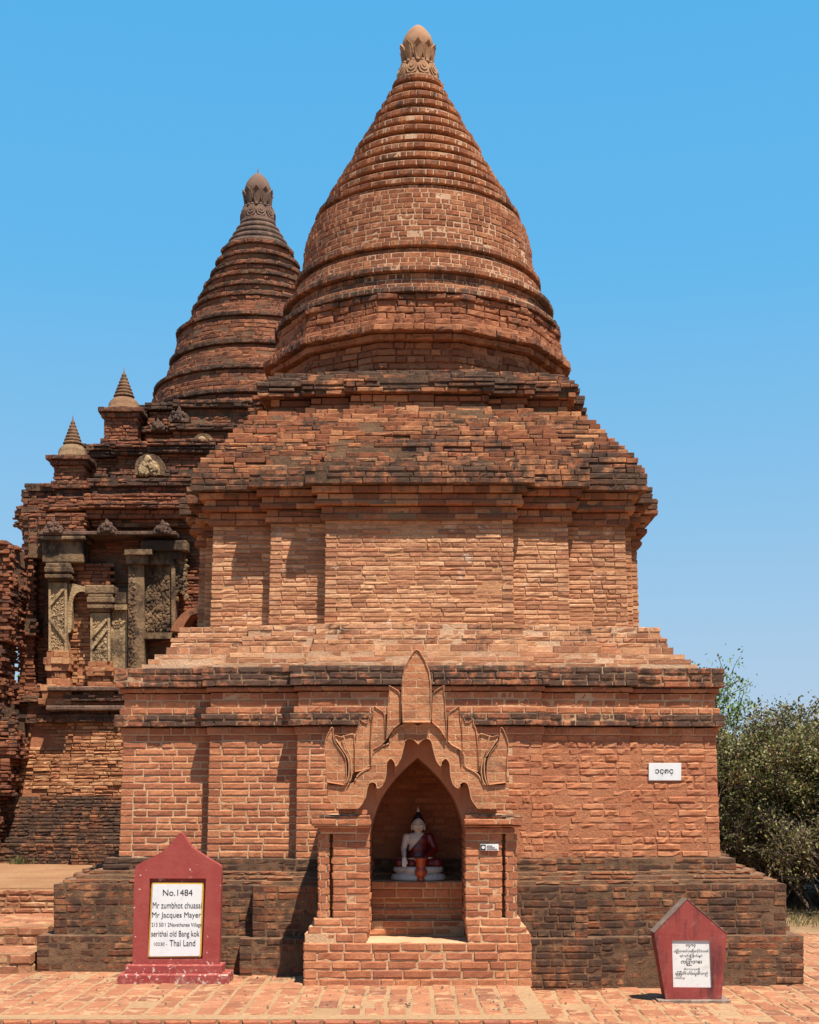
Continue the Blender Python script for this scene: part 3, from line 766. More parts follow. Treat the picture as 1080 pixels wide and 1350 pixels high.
# recessed cusped trim and the vault behind
arch = smooth_line([(487.5, 1100), (490, 1087), (496, 1068), (504, 1050), (518, 1030), (534, 1013), (545, 1003), (551, 998)], 5)
arch = arch + [(2 * 550.7 - a, b) for a, b in arch[:-1][::-1]]
NA = 90
ar = resample([q(487.5, 1104)] + [q(a, b) for a, b in arch] + [q(613.9, 1104)], NA)
cu = resample([q(470, 1072)] + Q(cusp_full) + [q(631, 1072)], NA)
cu = [(x + (cx_ - x) * -.04, z) for (x, z), cx_ in zip(cu, [0] * NA)]
def strip(A, Bq, y0, y1, yi=None):
    b = MB(); n = len(A); yi = y0 if yi is None else yi
    V = [(x, y0, z) for x, z in A] + [(x, yi, z) for x, z in Bq] + [(x, y1, z) for x, z in A] + [(x, y1, z) for x, z in Bq]
    Fs = []
    for i in range(n - 1): Fs += [[i, i + 1, n + i + 1, n + i], [n + i, n + i + 1, 3 * n + i + 1, 3 * n + i], [2 * n + i, 2 * n + i + 1, i + 1, i]]
    Fs += [[0, n, 3 * n, 2 * n], [n - 1, 2 * n - 1, 4 * n - 1, 3 * n - 1][::-1]]
    b.add(V, Fs); return b
cu2 = [(x + (x - .068) * .03, z + .012) for x, z in cu]
strip(cu2, ar, YN + .045, YN + .16, YN + .10).build('cusped_arch', M['plaster'], shr)
back = resample([(a - (25 if a < 550 else -25) * 1.0, b - 20) for a, b in [(487.5, 1104)] + arch + [(613.9, 1104)]], NA)
back = [(q(a, b)[0], q(a, b)[1]) for a, b in back]
strip(back, [(x, z) for x, z in ar], YN + .10, 12.92).build('vault', M['plaster'], shr)

# ------------------------------------------------------------------ lettering
def lettering(name, text, cx, cz, y, width, height, m, parent, bold=.0, shear=0, align_left=None):
    cu_ = bpy.data.curves.new(name, 'FONT'); cu_.body = text; cu_.size = 1; cu_.offset = bold; cu_.shear = shear
    o = bpy.data.objects.new(name, cu_); COL.objects.link(o)
    bpy.context.view_layer.update()
    me = bpy.data.meshes.new_from_object(o.evaluated_get(bpy.context.evaluated_depsgraph_get()))
    bpy.data.objects.remove(o)
    co = np.zeros(len(me.vertices) * 3); me.vertices.foreach_get('co', co); co = co.reshape(-1, 3)
    if len(co) == 0: return None
    a, b = co.min(0), co.max(0); kx = width / (b[0] - a[0]); kz = height / (b[1] - a[1])
    org = Vector(parent.location) if parent.parent is None else Vector(parent.parent.location)
    out = np.stack([cx + (co[:, 0] - (a[0] + b[0]) / 2) * kx - org[0], np.full(len(co), y - org[1]), cz + (co[:, 1] - (a[1] + b[1]) / 2) * kz - org[2]], -1)
    me.vertices.foreach_set('co', out.ravel()); me.update(); me.materials.clear(); me.materials.append(m)
    r = bpy.data.objects.new(name, me); COL.objects.link(r); r.parent = parent; return r
M['ink'] = plain('black_ink', (.015, .015, .018), .6, .3)
def red_paint(name, chips, streak):
    m, nt, bs = mat(name); co = coord(nt)
    b = mix(nt, ramp(nt, noise(nt, co, 5, 7, .65), [(.35, 0.0), (.7, 1.0)]), (.34, .050, .042), (.42, .090, .070))
    if streak:
        s = noise(nt, coord(nt, 9, 9, 1.6), 1, 6, .6); b = mix(nt, ramp(nt, s, [(.50, 0.0), (.66, .85)]), b, (.08, .028, .028)); b = mix(nt, ramp(nt, noise(nt, co, 13, 8, .7), [(.55, 0.0), (.72, .6)]), b, (.50, .24, .19))
    if chips:
        sx = nt.nodes.new('ShaderNodeSeparateXYZ'); nt.links.new(nt.nodes.new('ShaderNodeTexCoord').outputs['Object'], sx.inputs[0])
        low = ramp(nt, sx.outputs['Z'], [(0.0, .10), (.30, 0.0), (1.0, -.05)])
        v = math_(nt, 'ADD', noise(nt, co, 22, 5, .6), low)
        b = mix(nt, ramp(nt, v, [(.66, 0.0), (.68, .9)]), b, (.72, .56, .48))
        v2 = math_(nt, 'ADD', noise(nt, co, 14, 6, .7), low); b = mix(nt, ramp(nt, v2, [(.62, 0.0), (.72, .5)]), b, (.55, .32, .24))
    nt.links.new(b, bs.inputs['Base Color']); bs.inputs['Roughness'].default_value = .62; bs.inputs['Specular IOR Level'].default_value = .3
    bump(nt, bs, noise(nt, co, 30, 6), .5, .004); return m
M['red'] = red_paint('red_paint', True, False); M['red_old'] = red_paint('old_red_paint', False, True)
M['marble'] = plain('white_marble', (.80, .80, .79), .35, .4, .03, 6, 0, (.72, .73, .74))
M['marble_old'] = plain('dusty_marble', (.66, .65, .62), .5, .3, .05, 9, 0, (.52, .46, .40), .55, .72)
M['gold'] = plain('ochre_paint', (.62, .36, .05), .5, .4, .15, 12)
M['cement'] = plain('cement', (.20, .145, .115), .9, .2, .2, 10, .004, (.34, .25, .19))

# left donor stone
YS = 11.97
sg = empty('donor_stone', (qx(235, YS), YS, 0), 'tall red painted stone with a pointed ogee top and a white panel of English text', 'memorial stone')
def T(pts, Y=YS, ox=140, oy=1080, s=5.622): return [q(ox + a / s, oy + b / s, Y) for a, b in pts]
top = [(208, 440), (213, 372), (220, 345), (285, 308), (350, 278), (410, 243), (455, 205), (500, 160), (530, 118), (549, 99), (566, 112), (600, 165), (640, 215), (700, 255), (770, 300), (825, 330), (850, 352), (853, 372), (853, 440)]
b = MB()
topz = T([(0, 440)])[0][1]; botz = T([(0, 1094)])[0][1]; bot_in = T([(0, 1038)])[0][1]
xl0, xr0 = T([(208, 0)])[0][0], T([(853, 0)])[0][0]; xlb, xrb = T([(194, 0)])[0][0], T([(838, 0)])[0][0]
pl, pr = T([(322, 0)])[0][0], T([(740, 0)])[0][0]; plb, prb = T([(308, 0)])[0][0], T([(714, 0)])[0][0]
def lerp(a, b_, t): return a + (b_ - a) * t
ti = (topz - bot_in) / (topz - botz)
b.prism(ccw(T(top)), YS, YS + .11)
b.prism(ccw([(xl0, topz), (xlb, botz), (lerp(pl, plb, 1), botz), (plb, bot_in), (pl, topz)]), YS, YS + .11)
b.prism(ccw([(xr0, topz), (xrb, botz), (prb, botz), (prb, bot_in), (pr, topz)]), YS, YS + .11)
b.prism(ccw([(plb, botz), (prb, botz), (prb, bot_in), (plb, bot_in)]), YS, YS + .11)
b.prism(ccw([(pl, topz), (pr, topz), (prb, bot_in), (plb, bot_in)]), YS + .035, YS + .11)
b.build('slab', M['red'], sg)
b = MB(); x0, x1 = qx(165, 11.9), qx(293, 11.9); b.box(x0, x1, 11.88, 12.13, .078, .148); b.build('upper_plinth', M['red'], sg, bevel=.006)
b = MB(); x0, x1 = qx(155, 11.8), qx(301, 11.8); b.box(x0, x1, 11.79, 12.16, -.01, .079); b.build('lower_plinth', M['red'], sg, bevel=.008)
def rr(c, r, n=4):                                     # rounded corners of a quad (ccw)
    out = []; k = len(c)
    for i in range(k):
        p0, p1, p2 = Vector(c[i - 1]), Vector(c[i]), Vector(c[(i + 1) % k]); a = p1 + (p0 - p1).normalized() * r; d = p1 + (p2 - p1).normalized() * r
        for j in range(n + 1):
            t = j / n; out.append(tuple(a * (1 - t) ** 2 + p1 * 2 * t * (1 - t) + d * t * t))
    return out
pan = ccw(T([(340, 470), (725, 472), (706, 1022), (312, 1026)], YS + .03))
b = MB(); b.prism(rr(pan, .02), YS + .013, YS + .04); fr = b.build('panel', M['gold'], sg)
c0 = (sum(p[0] for p in pan) / 4, sum(p[1] for p in pan) / 4)
b = MB(); b.prism(rr([(c0[0] + (x - c0[0]) * .945, c0[1] + (z - c0[1]) * .963) for x, z in pan], .014), YS + .006, YS + .0125); b.build('face', M['marble'], fr)
for txt, xa, xb, ya, yb, bo in (("No.1484", 420, 640, 522, 568, 0), ("Mr zumbhot chuasai", 344, 708, 616, 662, 0), ("Mr Jacques Mayer", 340, 703, 690, 742, 0), ("213 50/1 2Navathanee Village", 336, 708, 768, 806, 0), ("serithai old Bang kok", 334, 692, 828, 884, 0), ("10230 - ", 354, 452, 914, 938, 0), ("Thai Land", 470, 660, 896, 942, .0)):
    (x0, za), (x1, zb) = T([(xa, ya), (xb, yb)], YS)
    lettering('lettering', txt, (x0 + x1) / 2, (za + zb) / 2, YS + .004, x1 - x0, za - zb, M['ink'], fr, bo)

# right donor stone
YR = 11.62; ZR = -.13
s2 = empty('donor_stone', (qx(910, YR), YR, ZR), 'short dark red five sided stone with Burmese text, narrowing towards its foot', 'memorial stone')
def T2(pts, Y=YR): return T(pts, Y, 850, 1180, 9.0)
pts = ccw(T2([(505, 50), (978, 458), (910, 1272), (256, 1262), (113, 450)]))
pn = ccw(T2([(326, 537), (778, 541), (800, 1100), (341, 1096)]))
b = MB()
zt, zb_ = max(p[1] for p in pn), min(p[1] for p in pn)
P5 = T2([(505, 50), (978, 458), (910, 1272), (256, 1262), (113, 450)]); PA = T2([(326, 537), (778, 541), (800, 1100), (341, 1096)])
b.prism(ccw([P5[0], P5[1], PA[1], PA[0], P5[4]]), YR, YR + .18)
b.prism(ccw([P5[1], P5[2], PA[2], PA[1]]), YR, YR + .18)
b.prism(ccw([P5[2], P5[3], PA[3], PA[2]]), YR, YR + .18)
b.prism(ccw([P5[3], P5[4], PA[0], PA[3]]), YR, YR + .18)
b.prism(pn, YR + .02, YR + .18)
b.build('slab', M['red_old'], s2)
b = MB()
for a_, c_ in ((P5[4], P5[0]), (P5[0], P5[1])):
    d = (Vector(c_) - Vector(a_)).normalized(); nn_ = Vector((-d.y, d.x)) * .005
    b.prism(ccw([a_, c_, (c_[0] + nn_.x, c_[1] + nn_.y), (a_[0] + nn_.x, a_[1] + nn_.y)]), YR - .004, YR + .185)
b.build('weathered_edge', M['cement'], s2)
b = MB(); b.box(qx(868, YR - .06), qx(964, YR - .06), YR - .06, YR + .24, ZR - .02, ZR + .022); b.build('foot_slab', M['cement'], s2, bevel=.004)
b = MB(); b.prism([(x, z) for x, z in pn], YR + .012, YR + .0195); f2 = b.build('panel', M['marble_old'], s2)
for txt, xa, xb, ya, yb in (("၁၄၈၄", 490, 610, 585, 630), ("ပြည်ထောင်စုမြန်မာနိုင်ငံတော်", 350, 765, 645, 695), ("ရန်ကုန်မြို့ ဗိုလ်ချုပ်", 420, 690, 705, 745), ("ကြည်သေး", 435, 685, 755, 840), ("မိသားစုတို့", 470, 660, 865, 900), ("ပြုပြင်ထိန်းသိမ်းလှူဒါန်းသည်", 365, 755, 905, 965), ("ကောင်းမှု", 358, 480, 970, 1005)):
    (x0, za), (x1, zb) = T2([(xa, ya), (xb, yb)], YR)
    lettering('lettering', txt, (x0 + x1) / 2, (za + zb) / 2, YR + .010, x1 - x0, za - zb, M['ink'], f2, .012)

# number plaque on the stupa wall and small label on the shrine pillar
pq = empty('number_plaque', (qx(878, 13.24), 13.24, 1.9), 'small white plaque with Burmese numerals high on the right of the brick wall', 'plaque')
x0, z1 = q(856.5, 1006, 13.2); x1, z0 = q(899.5, 1029, 13.2)
b = MB(); b.box(x0, x1, 13.243, 13.29, z0, z1); b.build('plate', M['marble'], pq, bevel=.002)
a, c = q(865, 1014, 13.2), q(889, 1024, 13.2); lettering('lettering', "၁၄၈၄", (a[0] + c[0]) / 2, (a[1] + c[1]) / 2, 13.2405, c[0] - a[0], a[1] - c[1], M['ink'], pq, .006)
lb = empty('small_label', (qx(645, 11.76), 11.76, 1.18), 'tiny white label with a black square, fixed to the right shrine pillar', 'label')
x0, z1 = q(633.5, 1113, 11.755); x1, z0 = q(657.5, 1121.5, 11.755)
b = MB(); b.box(x0, x1, 11.755, 11.79, z0, z1); b.build('plate', M['marble'], lb, bevel=.001)
b = MB(); b.box(x0 + .003, x0 + .045, 11.751, 11.754, z0 + .004, z1 - .004); b.build('emblem', M['ink'], lb)
b = MB(); b.lathe([(.0001, 0), (.014, 0), (.0141, .0005)], 0, 0, 14); b.v = [(x0 + .024 + x, 11.7505 - z, (z0 + z1) / 2 + y) for x, y, z in b.v]; b.build('emblem_disc', M['marble_old'], lb)
b = MB()
for k in range(3): b.box(x0 + .055, x1 - .012 - .02 * k, 11.752, 11.754, z0 + .011 + k * .014, z0 + .016 + k * .014)
b.build('print_lines', M['cement'], lb)

# ------------------------------------------------------------------ seated statue and vase
SX, SY, SZ = qx(551.5, 12.58), 12.58, .852
bd = empty('seated_statue', (SX, SY, SZ), 'white seated Buddha statue in a dark red robe on a lotus base inside the shrine', 'statue')
M['skin'] = plain('white_lacquer', (.62, .56, .50), .4, .4, .05, 12); M['robe'] = plain('maroon_lacquer', (.15, .012, .014), .35, .5, .1, 14)
M['hair'] = plain('black_lacquer', (.012, .011, .012), .4, .5); M['base_white'] = plain('chipped_white', (.58, .53, .48), .7, .3, .1, 10, .004, (.30, .24, .20), .56, .68)
M['lips'] = plain('red_lips', (.30, .05, .04), .5)
def blob(parts, vox, inflate=0, n=16):
    """parts: ellipsoids (c, r) or capsules (a, b, ra, rb) fused into one surface"""
    b = MB()
    def ball(c, r, k=12):
        V = [(c[0], c[1], c[2] - r[2])]
        for i in range(1, k):
            t = math.pi * i / k
            V += [(c[0] + r[0] * math.sin(t) * math.cos(6.28319 * j / (2 * k)), c[1] + r[1] * math.sin(t) * math.sin(6.28319 * j / (2 * k)), c[2] - r[2] * math.cos(t)) for j in range(2 * k)]
        V.append((c[0], c[1], c[2] + r[2])); m = 2 * k; Fs = [[0, 1 + (j + 1) % m, 1 + j] for j in range(m)]
        for i in range(k - 2): Fs += [[1 + i * m + j, 1 + i * m + (j + 1) % m, 1 + (i + 1) * m + (j + 1) % m, 1 + (i + 1) * m + j] for j in range(m)]
        e = len(V) - 1; Fs += [[e, 1 + (k - 2) * m + j, 1 + (k - 2) * m + (j + 1) % m] for j in range(m)]; b.add(V, Fs)
    for p_ in parts:
        if len(p_) == 2: c, r = p_; ball(c, [x + inflate for x in r], n)
        else:
            a, b2, ra, rb = p_; a = Vector(a); b2 = Vector(b2); k = max(2, int((b2 - a).length / (min(ra, rb) * .5)))
            for i in range(k + 1): t = i / k; r = ra + (rb - ra) * t + inflate; ball(a.lerp(b2, t), (r, r, r), 6)
    o = mesh_obj('tmp', b.v, b.f, None)
    m1 = o.modifiers.new('r', 'REMESH'); m1.mode = 'VOXEL'; m1.voxel_size = vox
    m2 = o.modifiers.new('s', 'SMOOTH'); m2.iterations = 5; m2.factor = .5
    bpy.context.view_layer.update()
    r_ = bpy.data.meshes.new_from_object(o.evaluated_get(bpy.context.evaluated_depsgraph_get())); bpy.data.objects.remove(o); return r_
def link_local(name, me, m, parent, cut=None):
    if cut:
        bm = bmesh.new(); bm.from_mesh(me); bmesh.ops.delete(bm, geom=[f for f in bm.faces if cut(f.calc_center_median())], context='FACES'); bm.to_mesh(me); bm.free()
    me.name = name; me.materials.clear(); me.materials.append(m)
    me.polygons.foreach_set('use_smooth', np.ones(len(me.polygons), bool))
    o = bpy.data.objects.new(name, me); COL.objects.link(o); o.parent = parent; return o
torso = [((0, .0, .22), (.095, .065, .07)), ((0, 0, .29), (.088, .060, .08)), ((0, .0, .365), (.110, .058, .065)), ((0, 0, .405), (.105, .045, .032))]
head = [((0, -.008, .505), (.058, .060, .072)), ((0, -.026, .475), (.042, .038, .036)), ((0, 0, .43), (.030, .030, .045)), ((0, -.066, .495), (.008, .012, .018)), ((-.060, .0, .485), (.008, .014, .034)), ((.060, 0, .485), (.008, .014, .034))]
rarm = [((-.108, 0, .395), (-.135, -.03, .285), .034, .027), ((-.135, -.03, .285), (-.128, -.135, .200), .026, .019)]
hand = [((-.128, -.140, .190), (.024, .014, .030))] + [((-.144 + .0105 * k, -.150, .178), (-.146 + .0115 * k, -.158, .178 - l), .0062, .005) for k, l in enumerate((.045, .056, .058, .048))] + [((-.108, -.142, .185), (-.098, -.150, .155), .007, .005)]
larm = [((.108, 0, .395), (.150, -.02, .285), .034, .030), ((.150, -.02, .285), (.06, -.12, .205), .028, .020)]
lhand = [((.02, -.125, .192), (.038, .024, .011)), ((-.03, -.128, .190), (.0, -.13, .190), .008, .009)]
legs = [((-.07, .0, .165), (-.175, -.06, .160), .050, .044), ((.07, .0, .165), (.175, -.06, .160), .050, .044), ((-.170, -.06, .158), (.06, -.125, .158), .040, .030), ((.170, -.06, .158), (-.06, -.115, .160), .040, .030)]
link_local('body', blob(torso + head + rarm + hand + larm + lhand + legs, .0045), M['skin'], bd)
diag = lambda c: (c.z > .20 and c.x < -.052 - (c.z - .30) * -.85) or c.z > .432
link_local('robe', blob(torso + larm[:2] + legs, .0045, .005), M['robe'], bd, cut=lambda c: diag(c) or (c.x < .045 and c.y < -.095 and c.z > .192))
link_local('hair', blob([((0, .006, .528), (.0605, .060, .058)), ((0, .008, .580), (.040, .040, .030)), ((0, .008, .61), (.020, .020, .022))], .0045), M['hair'], bd, cut=lambda c: c.y < -.02 and c.z < .540 - (abs(c.x) > .045) * .02)
b = MB(); b.lathe([(.013, .622), (.014, .632), (.010, .650), (.003, .666), (.0005, .670)], 0, .008, 12); b.v = [(x + SX, y + SY, z + SZ) for x, y, z in b.v]; b.build('top_jewel', M['base_white'], bd, smooth=True)
for sx_ in (-1, 1):
    b = MB(); b.tube([(SX + sx_ * (.012 + .009 * k), SY - .0665 + .0016 * k * k, SZ + .509 + .003 * math.sin(k * 1.05)) for k in range(4)], .0022, 5); b.build('eye', M['hair'], bd)
    b = MB(); b.tube([(SX + sx_ * (.008 + .010 * k), SY - .0655 + .0018 * k * k, SZ + .524 + .004 * math.sin(k * 1.05)) for k in range(4)], .0016, 5); b.build('eyebrow', M['hair'], bd)
b = MB(); b.tube([(SX - .014, SY - .059, SZ + .469), (SX - .005, SY - .065, SZ + .467), (SX + .005, SY - .065, SZ + .467), (SX + .014, SY - .059, SZ + .469)], .003, 6); b.build('mouth', M['lips'], bd)
b = MB(); b.tube([(SX - .10, SY - .085, SZ + .196), (SX - .05, SY - .125, SZ + .200), (SX + .02, SY - .138, SZ + .203), (SX + .10, SY - .110, SZ + .206), (SX + .135, SY - .075, SZ + .206)], [.008, .009, .008, .010, .007], 8); b.build('sash', M['base_white'], bd, smooth=True)
b = MB(); b.lathe([(.245, 0), (.250, .012), (.248, .035), (.236, .052), (.205, .060), (.198, .066), (.222, .078), (.228, .098), (.222, .118), (.205, .126), (.12, .128)], 0, 0, 96, fn=lambda a, z: 1 + (.018 * abs(math.sin(a * 9)) if z < .055 else .022 * abs(math.sin(a * 9 + 1.57)) if z > .07 else 0))
b.v = [(x + SX, y * .66 + SY - .02, z + SZ) for x, y, z in b.v]; b.build('lotus_base', M['base_white'], bd, smooth=True)
vs = empty('flower_vase', (qx(555, 12.36), 12.385, .852), 'glossy orange red pottery vase standing in front of the seated statue', 'vase')
M['glaze'] = plain('orange_glaze', (.42, .075, .025), .25, .5, .15, 12)
b = MB(); b.lathe([(.036, 0), (.037, .012), (.026, .026), (.030, .035), (.052, .058), (.058, .082), (.050, .108), (.040, .122), (.043, .135), (.046, .170), (.050, .192), (.058, .202), (.058, .209), (.050, .209), (.044, .185), (.03, .12)], vs.location.x, vs.location.y, 36)
b.v = [(x, y, z + .852) for x, y, z in b.v]; b.build('pot', M['glaze'], vs, smooth=True)

# ------------------------------------------------------------------ the temple behind at the left
RX, RY = -2.62, 23.6
rear = empty('brick_temple', (RX, RY, .6), 'dark weathered brick temple with stucco pilasters and a tapering ringed spire, behind at the left', 'temple')
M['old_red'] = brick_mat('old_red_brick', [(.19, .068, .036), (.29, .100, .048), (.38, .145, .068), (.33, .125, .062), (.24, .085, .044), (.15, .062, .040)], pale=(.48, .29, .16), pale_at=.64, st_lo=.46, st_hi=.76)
M['old_tan'] = brick_mat('old_tan_brick', TAN, pale_at=.66, st_lo=.55, st_hi=.9)
def stucco(name, c1, c2, dark, lo, hi):
    m, nt, bs = mat(name); co = coord(nt)
    b = mix(nt, ramp(nt, noise(nt, co, 3, 6), [(.35, 0.0), (.65, 1.0)]), c1, c2)
    b = mix(nt, ramp(nt, noise(nt, coord(nt, 1, 1, .6), 3.4, 9, .72), [(lo, 0.0), (hi, .92)]), b, dark)
    nt.links.new(b, bs.inputs['Base Color']); bs.inputs['Roughness'].default_value = .9; bs.inputs['Specular IOR Level'].default_value = .2
    bump(nt, bs, math_(nt, 'ADD', noise(nt, co, 30, 7, .7), noise(nt, co, 9, 5)), 1, .02); return m
M['stucco'] = stucco('ochre_stucco', (.48, .30, .15), (.58, .40, .22), (.11, .070, .045), .50, .62)
M['stucco_dark'] = stucco('dark_stucco', (.27, .155, .080), (.38, .24, .13), (.060, .038, .026), .44, .58)
M['ring_warm'] = stucco('warm_plaster', (.30, .15, .075), (.36, .20, .11), (.09, .055, .038), .47, .62)
M['ring_plaster'] = stucco('ring_plaster', (.17, .095, .065), (.24, .14, .095), (.07, .045, .035), .45, .62)
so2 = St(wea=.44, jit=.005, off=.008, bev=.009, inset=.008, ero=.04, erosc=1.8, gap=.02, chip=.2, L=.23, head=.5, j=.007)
def rstack(z0, z1, a, b_, s, h=.052): return stack(RX, RY, z0, z1, a, b_, s, h)
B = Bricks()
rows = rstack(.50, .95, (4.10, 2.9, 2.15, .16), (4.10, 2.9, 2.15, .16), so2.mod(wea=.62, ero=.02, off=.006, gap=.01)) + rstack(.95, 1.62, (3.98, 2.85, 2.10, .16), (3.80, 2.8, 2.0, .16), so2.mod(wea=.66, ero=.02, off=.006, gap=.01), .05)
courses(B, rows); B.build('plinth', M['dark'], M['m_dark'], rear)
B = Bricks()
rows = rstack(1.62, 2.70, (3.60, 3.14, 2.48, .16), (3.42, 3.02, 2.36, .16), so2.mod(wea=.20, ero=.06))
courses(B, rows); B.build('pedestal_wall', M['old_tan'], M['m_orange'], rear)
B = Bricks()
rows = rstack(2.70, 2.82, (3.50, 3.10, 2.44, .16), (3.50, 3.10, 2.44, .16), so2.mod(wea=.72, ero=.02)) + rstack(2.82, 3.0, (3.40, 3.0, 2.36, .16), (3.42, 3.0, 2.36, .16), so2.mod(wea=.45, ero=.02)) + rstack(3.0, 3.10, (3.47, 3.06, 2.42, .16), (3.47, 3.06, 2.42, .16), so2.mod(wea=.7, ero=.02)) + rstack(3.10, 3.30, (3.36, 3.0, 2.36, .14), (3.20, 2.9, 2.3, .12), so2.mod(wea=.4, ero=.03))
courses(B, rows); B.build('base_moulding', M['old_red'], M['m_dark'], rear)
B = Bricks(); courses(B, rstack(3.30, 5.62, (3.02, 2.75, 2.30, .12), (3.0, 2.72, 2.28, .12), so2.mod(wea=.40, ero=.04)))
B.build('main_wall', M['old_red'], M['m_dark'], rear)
B = Bricks()
rows = []
for z0, z1, c, we in ((5.62, 5.72, 3.08, .5), (5.72, 5.85, 3.16, .45), (5.85, 5.94, 3.28, .55), (5.94, 6.08, 3.20, .35), (6.08, 6.2, 3.10, .7), (6.20, 6.32, 3.16, .72)):
    rows += rstack(z0, z1, (c, c * .86, c * .68, .16), (c, c * .86, c * .68, .16), so2.mod(wea=we))
courses(B, rows); B.build('cornice', M['old_red'], M['m_dark'], rear)
B = Bricks(); rows = []
zz = 6.32
for dz, c, we in ((.18, 2.46, .40), (.12, 2.50, .72), (.12, 2.40, .45), (.14, 2.36, .38), (.10, 2.46, .78), (.10, 2.50, .6), (.14, 1.98, .42), (.12, 1.94, .40), (.10, 2.04, .74), (.16, 1.90, .42), (.12, 1.86, .55), (.12, 1.96, .78)):
    rows += rstack(zz, zz + dz, (c, c * .80, c * .56, .14), (c, c * .80, c * .56, .14), so2.mod(wea=we, gap=.05)); zz += dz
courses(B, rows); B.build('roof_terraces', M['old_red'], M['m_dark'], rear)
B = Bricks()
sr = St(jit=.005, off=.008, bev=.010, inset=.010, L=.24, head=.4, j=.009, chip=.15)
lipsR = [8.10, 8.50, 9.02, 9.50]
def wf3(i, n, z):
    d = 0; wv = .36
    for l in lipsR:
        if abs(z - l) < .05: d = .06; wv = .70
        elif 0 < l - z < .14: d = -.03
    if z > 9.75:
        k = i % 3; return (.62, .06) if k == 2 else ((.34, -.01) if k else (.40, -.045))
    return wv, d
sc2 = .01311
bell(B, RX, RY, [(zz, 1.88), (8.10, 1.84), (8.40, 1.78), (8.52, 1.72), (8.65, 1.62), (8.93, 1.47), (9.15, 1.42), (9.46, 1.36), (9.72, 1.18), (10.05, 1.01), (10.50, .79), (11.02, .55)], sr, wf3, .07)
B.build('bell', M['old_red'], M['m_dark'], rear)
b = MB(); pr = []
for i in range(5):                                     # smooth plastered rings
    z0 = 11.0 + i * .112; r0 = .575 - i * .066; pr += [(r0 - .03, z0), (r0 + .005, z0 + .02), (r0 - .005, z0 + .07), (r0 - .05, z0 + .105)]
b.lathe(pr, RX, RY, 56); b.build('plaster_rings', M['ring_plaster'], rear, smooth=True)
finial(rear, RX, RY, 11.50, 1.22, M['finial_dark'], True)

# stucco pilasters and panels on the front (real relief, one piece each)
def rp(px, Y): return (px - 540) * Y / F
def rz(py, Y): return EYE - (py - HY) * Y / F
def pbox(b, x0, x1, y0, y1, Y, dep=.5, **k): b.box(rp(x0, Y), rp(x1, Y), Y, Y + dep, rz(y1, Y), rz(y0, Y), **k)
def knobs(b, x0, x1, y0, y1, Y, n, r, seed):
    rnd = random.Random(seed)
    for _ in range(n):
        px, py = rnd.uniform(x0, x1), rnd.uniform(y0, y1); X, Z = rp(px, Y), rz(py, Y); rr_ = r * rnd.uniform(.6, 1.3)
        k = 7; ring = [(X + rr_ * math.cos(6.283 * i / k) * rnd.uniform(.7, 1.2), Y, Z + rr_ * math.sin(6.283 * i / k) * rnd.uniform(.8, 1.4)) for i in range(k)]
        ring2 = [(X + (x - X) * .55, Y - rr_ * .7, Z + (z - Z) * .55) for x, y, z in ring]
        b.add(ring + ring2, [[i, (i + 1) % k, k + (i + 1) % k, k + i] for i in range(k)] + [[k + i for i in range(k)]])
def brect(part, x0, x1, y0, y1, Y, mat_, mo, wea, parent, dep=.6, h=.055, **k):
    B = Bricks(); X0, X1, Z0, Z1 = rp(x0, Y), rp(x1, Y), rz(y1, Y), rz(y0, Y); n = max(1, round((Z1 - Z0) / h))
    courses(B, rs(X0, X1, Y, Y + dep, Z0, Z1, n, so2.mod(wea=wea, **k))); return B
def pilaster(x0, x1, ytop, ybase, Y, capw, plinth_y, mshaft, label):
    parts = []
    b = MB(); pbox(b, x0, x1, ytop + 26, ybase, Y, .6)
    knobs(b, x0 + 4, x1 - 4, ytop + 30, ybase - 4, Y, 240, .014, int(x0)); sh_ = b.build('pilaster', mshaft, rear)
    b = MB()                                           # slanting carved bands
    w_ = x1 - x0
    for (ya, yb) in ((ytop + 34, ytop + 34 + w_ * 1.1), (ybase - 12 - w_ * 1.2, ybase - 12)):
        pts = [(x0 + 1, ya), (x0 + 6, ya), (x1 - 1, yb - 6), (x1 - 1, yb)] if ya > ytop + 60 else [(x1 - 1, ya), (x1 - 6, ya), (x0 + 1, yb - 6), (x0 + 1, yb)]
        b.prism(ccw([(rp(a, Y), rz(c, Y)) for a, c in pts]), Y - .035, Y + .02)
    pbox(b, x0, x0 + 3, ytop + 28, ybase, Y - .03, .05); pbox(b, x1 - 3, x1, ytop + 28, ybase, Y - .03, .05)
    b.build('carved_band', mshaft, sh_)
    b = MB(); ov_ = [(capw * .25, 24, 20), (capw * .9, 20, 15), (capw * .55, 15, 12), (capw, 12, 5), (capw * .7, 5, 0)]
    for o_, a, c in ov_: pbox(b, x0 - o_, x1 + o_, ytop + c, ytop + a + .3, Y - .03 - o_ * .012, .7)
    b.build('capital', M['stucco_dark'], sh_, bevel=.012)
    B = Bricks(); n = 8; rows = []
    for i in range(n):                                 # flaring brick foot
        t = i / n; e = [3, 6, 5, 2, 4, 9, 8, 11][i]; ya = ybase + (plinth_y - ybase) * i / n; yb = ybase + (plinth_y - ybase) * (i + 1) / n
        rows.append((rect(rp(x0 - e, Y), rp(x1 + e, Y), Y - e * .012, Y + .6), rz(yb, Y), rz(ya, Y), so2.mod(wea=.25 + .3 * (i in (3, 7)), ero=.02, gap=0)))
    rows = rows[::-1]; courses(B, rows); B.build('foot', M['old_tan'], M['m_orange'], sh_)
pilaster(64, 88, 742, 858, 20.0, 6, 930, M['stucco'], '')
pilaster(119, 145, 782, 872, 20.05, 5, 925, M['stucco'], '')
